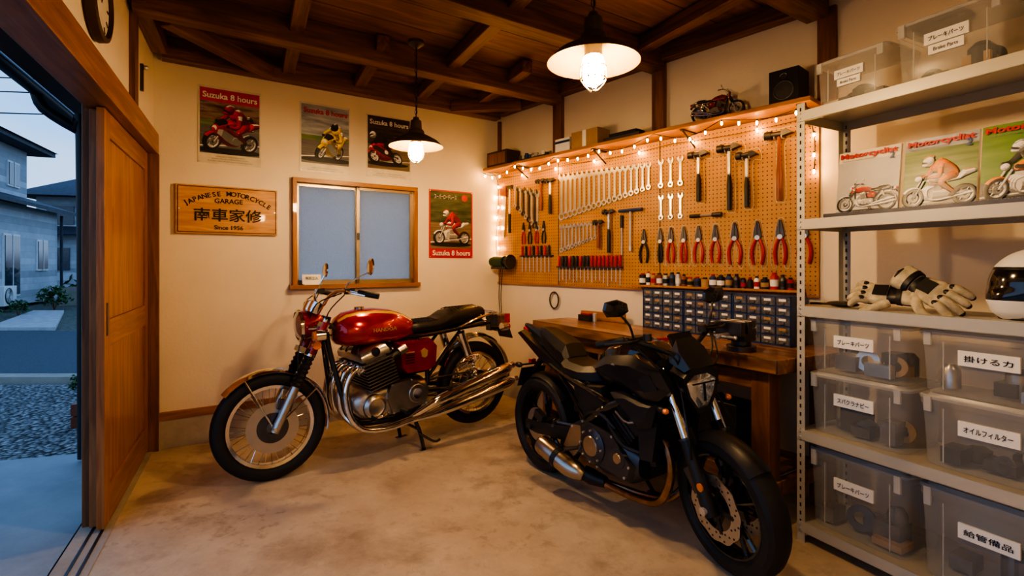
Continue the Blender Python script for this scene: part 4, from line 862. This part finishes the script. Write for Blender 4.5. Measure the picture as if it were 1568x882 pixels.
def glove(Mx,curl=1,flip=1):
    b=MB(); b.T=Matrix.Diagonal((1,flip,1,1))
    b.loft([sec(-.115,0,.062,.105,2.2),sec(-.08,0,.060,.10,2.2),sec(-.05,0,.048,.078,2.2),sec(-.02,.002,.052,.085,2.3),sec(.03,.0,.060,.102,2.4),sec(.06,.002,.054,.094,2.4),sec(.074,.010,.040,.082,2.2)],m_glove,fn=lambda i,j:(m_blk if (j>13 or i==2) else m_glove))
    for i,(y,L) in enumerate(((.037,.062),(.013,.076),(-.012,.070),(-.036,.054))):
        P=[(.05,y,.030),(.078,y*1.12,.046),(.078+L*.5,y*1.28,.038-.014*curl),(.070+L*.80,y*1.34,.010)]
        b.tube(P,[.0165,.0160,.0145,.0115],m_glove,n=10,k=4)
        b.sph(P[-1],.0118,m_blk,10,6); b.sph((.070,y*1.08,.053),(.015,.011,.008),m_blk,10,6); b.box((.078+L*.28,y*1.2,.051-.006*curl),(.018,.016,.006),m_blk,rot3(18,'Y'))
    b.tube([(-.02,.036,.022),(.01,.066,.028),(.045,.084,.022),(.070,.082,.012)],[.020,.018,.016,.012],m_glove,n=10,k=4); b.sph((.070,.082,.012),.0122,m_blk,10,6)
    b.loft([sec(-.07,-.002,.062,.100,2.2),sec(-.052,-.002,.058,.092,2.2)],m_blk); b.box((.005,0,.060),(.050,.050,.006),m_blk); b.tube([(-.11,-.052,.03),(-.11,0,.066),(-.11,.052,.03)],.004,m_blk,n=6,k=3)
    b.build('riding_glove',Mx)
glove(SH@T(.335,.12,1.146+.048)@RZ(188)@RX(-48)@Matrix.Scale(1.05,4)); glove(SH@T(.50,.13,1.146+.078)@RZ(-14)@RY(24)@RX(52)@Matrix.Scale(1.12,4),flip=-1)
b=MB(); b.sph((0,0,.014),(.075,.035,.014),m_blk,16,8); b.tube([(-.06,0,.01),(-.12,.02,.008),(-.15,-.01,.008)],.006,m_blk,n=6,k=3); b.build('folded_goggles',SH@T(.16,.1,1.146))
b=MB(); b.bx(-.1,.1,-.07,.07,0,.03,m_blk); b.build('black_cap',SH@T(.50,.2,2.091+.262),bevel=.01)

# ------------------------------------------------------------------ place classic motorcycle
pf=V((-1.505,3.214,0)); pr=V((-.315,4.24,0)); f=(pf-pr).normalized(); S=1.03
mid=pf-f*.76*S
Mr=FR(mid,f)@Matrix.Scale(S,4)@Matrix.Translation((.76,0,0))@Matrix.Rotation(.026,4,'Y')@Matrix.Translation((-.76,0,0))
classic('classic_red_motorcycle',Mr,m_red)
m_toyr=M('toy_dark_red',(.20,.02,.02),.3,coat=.6)
classic('model_motorcycle',RT@T(2.42,-.12,2.3135)@RZ(5)@Matrix.Scale(.165,4),m_toyr,hi=False)

# ------------------------------------------------------------------ naked black motorcycle
def naked(name,Mx,steer=-13):
    b=MB(); Fw=V((.67,0,.30)); Rw=V((-.67,0,.305))
    def wheel(c,R,w,h):
        tire(b,c,R,w,h,m_rub)
        ro=R-h*.82; b.lathe([(ro+.01,-w*.38),(ro-.012,-w*.36),(ro-.016,0),(ro-.012,w*.36),(ro+.01,w*.38),(ro+.0,0)],c,(0,1,0),m_gloss,48,closed=True)
        b.cyl(c+V((0,-.045,0)),c+V((0,.045,0)),.04,m_matte,n=20)
        for i in range(5):
            for da in (-.16,.16):
                a=2*pi*i/5+.3; p=c+V((.03*math.cos(a),0,.03*math.sin(a))); q=c+V(((ro-.01)*math.cos(a+da),0,(ro-.01)*math.sin(a+da)))
                b.tube([p,(p+q)/2,q],[.014,.012,.013],m_gloss,n=6)
    wheel(Rw,.312,.165,.10)
    b.lathe([(.06,-.0025),(.108,-.0025),(.108,.0025),(.06,.0025)],Rw+V((0,-.085,0)),(0,1,0),m_disc,40,closed=True)
    for s in (1,-1):
        b.loft([sec(-.10,.30,.42,.035,3,12,y=s*.10),sec(-.35,.30,.385,.035,3,12,y=s*.12),sec(-.62,.27,.345,.03,3,12,y=s*.125),sec(-.73,.275,.335,.03,3,12,y=s*.125)],m_matte); b.cyl(Rw+V((0,s*.10,0)),Rw+V((0,s*.155,0)),.020,m_dsteel)
    b.box((-.60,-.11,.38),(.09,.04,.05),m_dsteel,rot3(20,'Y'))
    b.shell((-.67,0,.305),.332,math.radians(40),math.radians(110),.15,m_matte,dep=.03)
    b.tube([V((-.30,0,.42))+V((.14,0,.20))*(t/48)+V((0,math.sin(t*.9)*.045,0))+V((-.82,0,.57))*math.cos(t*.9)*.045 for t in range(49)],.007,m_steel,n=6)
    b.loft([sec(-.24,.30,.44,.22,3),sec(-.20,.24,.50,.27,3.2),sec(0,.21,.50,.31,3.2),sec(.18,.22,.47,.31,3.2),sec(.26,.27,.42,.26,3)],m_dsteel)
    b.T=Matrix.Translation((.10,0,.44))@Matrix.Rotation(math.radians(38),4,'Y'); b.bx(-.08,.08,-.135,.135,0,.16,m_dsteel); b.bx(-.095,.095,-.15,.15,.15,.245,m_matte)
    for i in range(5): b.bx(-.088,.088,-.142,.142,.02+i*.025,.028+i*.025,m_dsteel)
    b.T=Matrix.Identity(4)
    for s in (-1,1):
        b.lathe([(0,.03),(.07,.028),(.095,.015),(.10,-.03)],(-.04,s*.155,.37),(0,s,0),m_dsteel,30); b.lathe([(.0,.034),(.05,.034),(.055,.028)],(-.04,s*.155,.37),(0,s,0),m_muf,26)
        for i in range(8): a=i*pi/4; b.cyl((-.04+.083*math.cos(a),s*.175,.37+.083*math.sin(a)),(-.04+.083*math.cos(a),s*.187,.37+.083*math.sin(a)),.006,m_steel,n=8)
        b.lathe([(0,.02),(.05,.018),(.065,-.02)],(.15,s*.15,.36),(0,s,0),m_dsteel,24); b.lathe([(0,.024),(.025,.024),(.028,.018)],(.15,s*.15,.36),(0,s,0),m_muf,18)
        b.prism([(-.22,.30),(.22,.26),(.25,.34),(.12,.47),(-.12,.50),(-.23,.44)],m_dsteel,s*.13,s*.165,.95)
        for px,pz in ((-.20,.31),(.20,.28),(.23,.34),(.11,.46),(-.12,.48),(-.21,.43),(0,.27)): b.cyl((px,s*.16,pz),(px,s*.172,pz),.007,m_steel,n=6)
        b.tube([(.12,s*.15,.50),(.02,s*.17,.56),(-.10,s*.16,.52),(-.14,s*.15,.44)],.010,m_blk,n=8,k=4); b.tube([(.30,s*.12,.42),(.20,s*.17,.44),(.10,s*.16,.50)],.012,m_blk,n=8,k=4); b.tube([(.32,s*.10,.60),(.22,s*.16,.56),(.14,s*.17,.60)],.006,m_muf,n=6,k=4)
        b.prism([(-.14,.45),(-.22,.44),(-.29,.30),(-.20,.26),(-.13,.34)],m_muf,s*.152,s*.166)
    b.box((.335,0,.50),(.035,.27,.24),m_blk,rot3(-12,'Y'))
    for i in range(11): b.box((.356,0,.40+.02*i),(.012,.24,.004),m_dsteel)
    for s in (1,-1): b.prism([(.29,.40),(.37,.41),(.40,.60),(.33,.64),(.28,.52)],m_matte,s*.13,s*.155)
    for y in (-.07,.07):
        b.tube([(.27,y,.53),(.36,y,.50),(.41,y*1.05,.40),(.395,y,.28),(.32,y*.6-.02,.18),(.18,y*.4-.03,.145),(.02,-.05+y*.25,.14),(-.08,-.08,.15)],.0195,m_bronze,n=12,k=5)
    b.tube([(-.04,-.07,.15),(-.12,-.10,.16),(-.16,-.13,.18)],[.03,.045,.04],m_matte,n=14,k=3)
    b.tube([(-.14,-.14,.17),(-.18,-.16,.185),(-.24,-.175,.20),(-.43,-.205,.26),(-.46,-.21,.27)],[.035,.052,.058,.058,.044],m_muf,n=20,k=3); b.cyl((-.455,-.209,.268),(-.475,-.213,.274),.030,m_blk,n=16); b.tube([(-.30,-.185,.218),(-.33,-.19,.228)],.061,m_matte,n=20)
    for s in (1,-1):
        b.tube([(.40,s*.04,.80),(.30,s*.13,.72),(.10,s*.155,.62),(-.08,s*.15,.50),(-.17,s*.14,.38)],.02,m_gloss,n=10,k=4); b.tube([(.39,s*.04,.76),(.30,s*.12,.62),(.20,s*.14,.56)],.015,m_gloss,n=8,k=3); b.tube([(.12,s*.155,.62),(-.10,s*.14,.66),(-.4,s*.11,.70),(-.62,s*.08,.76)],.014,m_gloss,n=8,k=3); b.tube([(-.12,s*.15,.47),(-.30,s*.12,.62),(-.45,s*.1,.70)],.012,m_gloss,n=8,k=3)
        b.tube([(-.16,s*.14,.32),(-.19,s*.24,.32)],.012,m_dsteel); b.tube([(-.22,s*.13,.42),(-.34,s*.18,.42),(-.30,s*.24,.42)],.009,m_dsteel,k=3)
        # angular tank shroud: upper gloss blade and lower scoop
        P=[(.50,.775),(.43,.86),(.27,.905),(.08,.875),(-.03,.80),(.06,.755),(.22,.735),(.34,.70),(.43,.715)]
        b.loft([[(a,s*.142,z) for a,z in P],[(a,s*.178,z) for a,z in P],[(.24+(a-.24)*.80,s*.208,.80+(z-.80)*.52) for a,z in P]],m_satin)
        P=[(.42,.70),(.33,.69),(.20,.715),(.10,.69),(.20,.62),(.30,.55),(.38,.58)]
        b.loft([[(a,s*.13,z) for a,z in P],[(a,s*.172,z) for a,z in P],[(.28+(a-.28)*.72,s*.192,.64+(z-.64)*.6) for a,z in P]],m_matte)
        b.prism([(.45,.775),(.40,.835),(.33,.80),(.37,.745)],m_blk,s*.196,s*.212)
        b.prism([(.02,.70),(-.12,.68),(-.20,.55),(-.12,.50),(.04,.58)],m_matte,s*.13,s*.15,.9)
        P=[(-.10,.68),(-.32,.70),(-.60,.80),(-.86,.905),(-.90,.89),(-.64,.75),(-.35,.655),(-.14,.60)]; b.prism(P,m_satin,s*.050,s*.108,.93)
    b.bx(-.25,.0,-.12,.12,.50,.68,m_blk)
    TP=[(0,1),(.24,.98),(.40,.84),(.50,.50),(.44,.22),(.30,.0),(-.30,.0),(-.44,.22),(-.50,.50),(-.40,.84),(-.24,.98)]
    b.loft([[(x+.02*(z<.5),y*w,z0+z*(z1-z0)) for y,z in TP] for x,z0,z1,w in ((.385,.76,.83,.12),(.335,.72,.90,.22),(.25,.70,.955,.31),(.14,.69,.965,.33),(.03,.69,.935,.30),(-.05,.69,.88,.24),(-.10,.69,.82,.18),(-.13,.70,.78,.14))],m_gloss); b.cyl((.14,0,.958),(.14,0,.972),.035,m_dsteel,n=20)
    for s in (1,-1): b.cyl((.16,s*.200,.835),(.16,s*.207,.834),.016,m_steel,n=16)
    SP=[(-.5,.0),(-.5,.55),(-.34,.95),(0,1),(.34,.95),(.5,.55),(.5,.0),(0,-.05)]
    b.loft([[(x,y*w,z0+z*(z1-z0)) for y,z in SP] for x,z0,z1,w in ((-.06,.70,.80,.12),(-.12,.69,.780,.19),(-.21,.69,.762,.26),(-.33,.70,.772,.27),(-.375,.71,.79,.24))],m_vinyl)
    b.loft([[(x,y*w,z0+z*(z1-z0)) for y,z in SP] for x,z0,z1,w in ((-.36,.72,.79,.20),(-.40,.735,.865,.19),(-.52,.775,.905,.175),(-.64,.825,.935,.13),(-.72,.865,.93,.07))],m_vinyl)
    b.loft([[(x,y*w,z0+z*(z1-z0)) for y,z in SP] for x,z0,z1,w in ((-.64,.80,.905,.12),(-.78,.865,.925,.085),(-.92,.915,.935,.03))],m_satin); b.box((-.885,0,.895),(.05,.07,.018),m_rlens,rot3(25,'Y'))
    b.tube([(-.62,0,.78),(-.74,0,.71),(-.84,0,.60)],[.03,.022,.018],m_matte,n=8,k=3); b.box((-.86,0,.58),(.008,.20,.14),m_dsteel,rot3(22,'Y')); b.box((-.85,0,.68),(.03,.04,.03),m_rlens)
    for s in (1,-1): b.tube([(-.77,0,.68),(-.78,s*.13,.68)],.006,m_blk,n=6); b.sph((-.79,s*.15,.68),(.035,.022,.018),m_blk,12,8)
    rk=math.radians(25); ax=V((-math.sin(rk),0,math.cos(rk))); Hs=V((.42,0,.80))
    b.T=Matrix.Translation(Hs)@Matrix.Rotation(math.radians(steer),4,ax)@Matrix.Translation(-Hs)
    wheel(Fw,.30,.118,.095)
    for s in (1,-1):
        n=60; ri=.095; vs=[]; c=Fw+V((0,s*.075,0))
        for t in (-.0025,.0025):
            for i in range(n): a=2*pi*i/n; ro=.147+.004*math.sin(a*10); vs.append(c+V((ro*math.cos(a),t,ro*math.sin(a))))
            for i in range(n): a=2*pi*i/n; vs.append(c+V((ri*math.cos(a),t,ri*math.sin(a))))
        fs=[]
        for i in range(n): j=(i+1)%n; fs+=[(i,j,n+j,n+i),(2*n+i,2*n+j,3*n+j,3*n+i),(i,j,2*n+j,2*n+i),(n+i,n+j,3*n+j,3*n+i)]
        b.add(vs,fs,m_disc)
        for i in range(36):
            a=2*pi*i/36; rr=(.108,.122,.136)[i%3]; p=c+V((rr*math.cos(a),0,rr*math.sin(a))); b.cyl(p-V((0,.0035,0)),p+V((0,.0035,0)),.0048,m_hole,n=8)
        for i in range(5): a=2*pi*i/5; b.box(c+V((.07*math.cos(a),0,.07*math.sin(a))),(.075,.008,.02),m_matte,rot3(-math.degrees(a),'Y'))
        b.cyl(c-V((0,.006,0)),c+V((0,.006,0)),.045,m_matte,n=20)
        p=Fw+V((0,s*.105,0))
        b.tube([p-ax*.03,p+ax*.03,p+ax*.10,p+ax*.30],[.028,.034,.029,.030],m_matte,n=16); b.cyl(p+ax*.29,p+ax*.30,.034,m_dsteel,n=16); b.cyl(p+ax*.30,p+ax*.62,.021,m_chrome,n=16); b.cyl(p+V((0,s*.02,0)),p+V((0,s*.04,0)),.018,m_steel,n=14)
        b.box(Fw+V((-.085,s*.088,.10)),(.055,.06,.11),m_dsteel,rot3(-38,'Y')); b.cyl(Fw+V((-.01,s*.135,.10)),Fw+V((-.01,s*.142,.10)),.018,m_olens,n=16)
        b.box(p+ax*.30+V((0,-s*.02,.0)),(.05,.03,.08),m_matte,rot3(-25,'Y'))
        b.tube([(.43,0,.93),(.42,s*.07,.935),(.40,s*.14,.97),(.35,s*.25,1.01),(.27,s*.34,.995)],.012,m_blk,n=10,k=4); b.cyl((.345,s*.26,1.01),(.255,s*.36,.99),.018,m_blk,n=12); b.tube([(.38,s*.20,1.01),(.40,s*.26,1.01),(.33,s*.36,1.0)],.006,m_blk,n=6,k=3); b.box((.36,s*.22,1.005),(.045,.06,.035),m_blk)
        b.cyl((.39,s*.16,1.0),(.39,s*.16,1.035),.020,m_dsteel,n=14)
        b.tube([(.365,s*.22,1.01),(.37,s*.24,1.08),(.35,s*.27,1.13)],.006,m_blk,n=6,k=3)
        MP=[(-.5,-.25),(-.2,-.5),(.35,-.42),(.5,0),(.4,.42),(-.1,.5),(-.46,.22)]
        b.loft([[(x,s*(.29+y*.14*k_),1.165+z*.085*k_) for y,z in MP] for x,k_ in ((.325,.85),(.335,1),(.350,.9),(.360,.5))],m_gloss)
        b.tube([(.37,s*.22,1.0),(.50,s*.12,.95),(.50,s*.05,.82)],.005,m_blk,n=5,k=4); b.tube([(.36,s*.24,1.0),(.47,s*.17,.88),(.40,s*.08,.72)],.005,m_blk,n=5,k=4); b.tube([(.50,s*.08,.80),(.60,s*.13,.58),(.58,s*.11,.42)],.005,m_blk,n=5,k=4)
        b.tube([(.48,s*.06,.70),(.48,s*.16,.70)],.006,m_blk,n=6); b.sph((.49,s*.18,.70),(.035,.020,.018),m_blk,12,8); b.sph((.515,s*.18,.70),(.016,.016,.014),m_olens,10,6)
    b.shell((Fw.x,0,Fw.z),.314,math.radians(46),math.radians(158),.122,m_matte,dep=.035)
    b.box(Fw+ax*.56,(.07,.25,.035),m_matte,rot3(-25,'Y')); b.box(Fw+ax*.64,(.07,.25,.03),m_matte,rot3(-25,'Y')); b.cyl(Fw+V((0,-.11,0)),Fw+V((0,.11,0)),.012,m_steel)
    # angular headlight mask: pentagonal lens under a pointed cowl
    Hp=[(-.16,-.5),(.16,-.5),(.40,-.12),(.5,.30),(.22,.5),(-.22,.5),(-.5,.30),(-.40,-.12)]
    b.loft([[(x,y*w,zc+z*h) for y,z in Hp] for x,w,zc,h in ((.41,.12,.80,.15),(.46,.20,.795,.23),(.525,.215,.785,.235),(.555,.20,.78,.215),(.550,.16,.772,.150))],m_satin)
    b.loft([[(x,y*w,zc+z*h) for y,z in Hp] for x,w,zc,h in ((.551,.162,.772,.152),(.562,.135,.772,.122),(.568,.09,.772,.085))],m_lens); b.box((.5685,0,.772),(.004,.012,.085),m_matte); b.box((.566,0,.812),(.006,.12,.006),m_matte)
    b.loft([[(.565,-.07,.885),(.565,.07,.885),(.55,.09,.87),(.55,-.09,.87)],[(.50,-.075,.955),(.50,.075,.955),(.46,.10,.90),(.46,-.10,.90)],[(.455,-.05,1.00),(.455,.05,1.00),(.43,.08,.92),(.43,-.08,.92)]],m_satin); b.box((.43,0,.99),(.02,.12,.065),m_gloss,rot3(-35,'Y'))
    b.T=Matrix.Identity(4)
    b.tube([(-.10,.15,.26),(-.06,.24,.12),(-.03,.30,.01)],.011,m_gloss,n=8); b.box((-.03,.30,.006),(.07,.04,.012),m_gloss)
    return b.build(name,Mx)
pf=V((.940,2.268,0)); pr=V((.25,3.36,0)); f=(pf-pr).normalized(); mid=(pf+pr)/2
naked('naked_black_motorcycle',FR(mid,f))

# ------------------------------------------------------------------ outdoors
def poly(name,pts,z0,z1,mat): b=MB(); b.prism(pts,mat,z0,z1,pl='XY'); return b.build(name)
def lf(s,w): p=LF@V((-s,w,0)); return (p.x,p.y)
poly('driveway_apron',[lf(-.0,.17),lf(5.0,.17),(-3.5,-4.0),(-6,0),(-5.0,3.0),(-3.6,3.55),(-2.95,3.75)],-.14,-.02,m_apron)
poly('gravel_bed',[(-2.6,3.6),(-2.2,6.0),(-20,5.6),(-20,-4),(-3.5,-4)],-.2,-.05,m_grav)
poly('street',[(30,6.5),(30,11.0),(-60,10.2),(-60,6.0)],-.22,-.055,m_asph)
poly('ground',[(-90,-40),(90,-40),(90,90),(-90,90)],-.5,-.10,m_soil)
poly('curb_stone',[(30,6.30),(30,6.5),(-60,6.0),(-60,5.8)],-.2,-.0,m_conc)
poly('garden_path',[(-11.4,11.1),(-9.9,11.1),(-13.3,15.2),(-14.2,15.2)],-.11,-.03,m_paver)
b=MB()
for i in range(6): b.box((-5.3-.55*i,4.9-.02*i+.12*(i%2),-.02),(.46,.30,.05),m_paver,rot3(random.uniform(-15,15),'Z'))
b.build('stepping_stones')
HS=FR((-14.6,13.2,0),(-.41,.91))
b=MB(); b.bx(-3,7.2,0,7,0,3.3,m_siding); b.bx(-3,7.2,.9,7,3.3,5.6,m_siding)
b.prism([(-3.8,5.55),(8.0,5.55),(8.0,5.75),(-3.8,5.75)],m_roof,.3,7.6)
b.loft([[(-3.8,.2,5.7),(-3.8,4,7.2),(-3.8,7.8,5.7)],[(8.0,.2,5.7),(8.0,4,7.2),(8.0,7.8,5.7)]],m_roof)
b.loft([[(-3.5,-.55,3.2),(-3.5,-.55,3.32),(-3.5,1.0,3.85),(-3.5,1.0,3.7)],[(7.7,-.55,3.2),(7.7,-.55,3.32),(7.7,1.0,3.85),(7.7,1.0,3.7)]],m_roof)
for x,z0,z1,w,y in ((.6,1.2,2.3,.9,0),(2.9,.3,2.3,1.1,0),(5.3,1.1,2.2,.9,0),(2.5,4.1,5.0,1.1,.9),(5.6,4.1,5.0,.9,.9),(-.6,4.1,5.0,1.0,.9)):
    b.bx(x,x+w,y-.05,y+.02,z0,z1,m_white); b.bx(x+.06,x+w-.06,y-.07,y,z0+.06,z1-.06,m_winglass); b.bx(x+w/2-.02,x+w/2+.02,y-.08,y,z0,z1,m_white)
b.tube([(7.3,-.1,3.2),(7.3,-.1,0)],.05,m_roof)
b.build('neighbour_house',HS)
b=MB(); b.bx(0,6,0,6,0,3.0,m_siding); b.bx(0.5,5.5,.5,5.5,3,5,m_siding); b.loft([[(-.4,-.4,5.0),(6.4,-.4,5.0),(6.4,6.4,5.0),(-.4,6.4,5.0)],[(1.5,2.9,6.4),(4.5,2.9,6.4),(4.5,3.1,6.4),(1.5,3.1,6.4)]],m_roof); b.loft([[(-.6,-.8,2.9),(6.6,-.8,2.9),(6.6,6.4,2.9),(-.6,6.4,2.9)],[(0,.4,3.4),(6,.4,3.4),(6,6,3.4),(0,6,3.4)]],m_roof)
for x in (1,3.4): b.bx(x,x+1.2,-.05,.02,1,2.2,m_winglass); b.bx(x,x+1.2,.42,.52,3.5,4.5,m_winglass)
b.build('neighbour_house',FR((-26,27,0),(.9,.3)))
b=MB(); b.bx(0,.8,0,.32,.1,.68,m_label); b.lathe([(.0,.0),(.22,.0),(.24,.015),(.20,.02)],(.3,0,.39),(0,-1,0),m_dsteel,24)
for i in range(5): b.tube([(.3+ (.05+.04*i)*math.cos(a),-.02,.39+(.05+.04*i)*math.sin(a)) for a in [k*pi/8 for k in range(16)]],.006,m_white,n=4,closed=True)
b.bx(.05,.12,.03,.28,-.05,.1,m_dsteel); b.bx(.68,.75,.03,.28,-.05,.1,m_dsteel); b.build('air_conditioner_unit',HS@T(1.7,-.5,0))
b=MB(); b.bx(0,3.2,0,.15,-.1,.55,m_conc); b.bx(3.2,3.5,-.05,.2,-.1,1.3,m_conc); b.build('garden_wall',FR((-15.6,17.6,0),(.95,.3)))
def bush(x,y,s,n=30,name='garden_shrub'):
    b=MB(); rnd=random.Random(int(x*100+y*10))
    for k_ in range(5): a=k_*1.26; b.tube([(0,0,-.1),(.18*s*math.cos(a),.18*s*math.sin(a),s*.5)],.012*s,m_hwood,n=5)
    for i in range(n*9):
        th=rnd.uniform(0,2*pi); r=s*.5*rnd.uniform(.4,1); ph=rnd.uniform(-.7,1.4); c=V((r*math.cos(th)*math.cos(ph),r*math.sin(th)*math.cos(ph),s*.34+r*math.sin(ph)*.85))
        u=V((rnd.uniform(-1,1),rnd.uniform(-1,1),rnd.uniform(-1,1))).normalized(); w=u.cross(V((rnd.random(),rnd.random(),.3))).normalized(); l=s*.09
        b.add([c-u*l,c+w*l*.45,c+u*l,c-w*l*.45],[(0,1,2,3)],m_leaf)
    b.build(name,T(x,y,-.02),merge=False)
bush(-14.3,16.0,.9); bush(-15.4,19.2,2.0); bush(-12.9,12.6,.55); bush(-11.9,11.6,.4); bush(-13.5,14.0,.5); bush(-4.6,5.5,.28); bush(-9.0,11.6,.5)
b=MB()
for i in range(2): b.bx(0,.5,0,.22,-.06+.11*i,.04+.11*i,m_hwood)
b.build('brick_stack',FR((-3.75,4.35,0),(.9,.4)))
b=MB(); b.loft([[(-5,.17,2.66),(-5,.17,2.70),(-5,.60,2.56),(-5,.60,2.52)],[(1.2,.17,2.66),(1.2,.17,2.70),(1.2,.60,2.56),(1.2,.60,2.52)]],m_dwood)
b.build('eave_soffit',LF)
b=MB(); b.tube([(-5,.66,2.52),(1.2,.66,2.52)],.042,m_blk,n=12); b.tube([(.05,.66,2.50),(.05,.62,2.40),(.05,.46,2.28),(.05,.42,2.2),(.05,.41,0)],.035,m_blk,n=12,k=3); b.build('gutter_downpipe',LF)
b=MB(); b.bx(-.10,.0,.26,.35,-.02,2.48,m_dwood); b.build('outer_corner_post',LF)
b=MB()
for i,(z0,z1) in enumerate(((7.6,8.4),(8.1,8.9),(9.2,9.6),(6.9,7.5))): b.tube([(-40,12,z0),(-25,16,z0-.5),(-8,22,z1)],.022,m_blk,n=4,k=5)
b.build('power_lines')

# ------------------------------------------------------------------ world
w=bpy.data.worlds.new('dusk'); sc.world=w; w.use_nodes=True; nt=w.node_tree; L=nt.links.new
bg=nt.nodes['Background']; tc=N(nt,'ShaderNodeTexCoord'); sp=N(nt,'ShaderNodeSeparateXYZ'); L(tc.outputs['Generated'],sp.inputs[0])
r=ramp(nt,[(0,(.10,.12,.15)),(.02,(.36,.48,.68)),(.25,(.17,.36,.68)),(1,(.06,.15,.36))]); L(sp.outputs['Z'],r.inputs['Fac'])
mp=N(nt,'ShaderNodeMapping'); mp.inputs['Scale'].default_value=(2,2,7); L(tc.outputs['Generated'],mp.inputs[0]); no=N(nt,'ShaderNodeTexNoise'); no.inputs['Scale'].default_value=2.2; no.inputs['Detail'].default_value=7; L(mp.outputs[0],no.inputs['Vector'])
cr2=ramp(nt,[(.42,(0,0,0)),(.72,(1,1,1))]); L(no.outputs['Fac'],cr2.inputs['Fac'])
mx=N(nt,'ShaderNodeMix',data_type='RGBA'); L(mathn(nt,'MULTIPLY',cr2.outputs['Color'],.5),mx.inputs[0]); L(r.outputs['Color'],mx.inputs[6]); mx.inputs[7].default_value=(.40,.48,.60,1)
L(mx.outputs[2],bg.inputs['Color']); bg.inputs['Strength'].default_value=1.4

# ------------------------------------------------------------------ camera
cd=bpy.data.cameras.new('camera'); cam=bpy.data.objects.new('camera',cd); col.objects.link(cam); sc.camera=cam
cd.sensor_width=36; cd.lens=18; cd.shift_y=-38/1600; cam.location=(0,0,1.35); cam.rotation_euler=(pi/2,0,0); cd.clip_start=.02; cd.clip_end=500
sc.view_settings.view_transform='AgX'
try: sc.view_settings.look='AgX - High Contrast'
except Exception as e: print(e)
sc.view_settings.exposure=.48
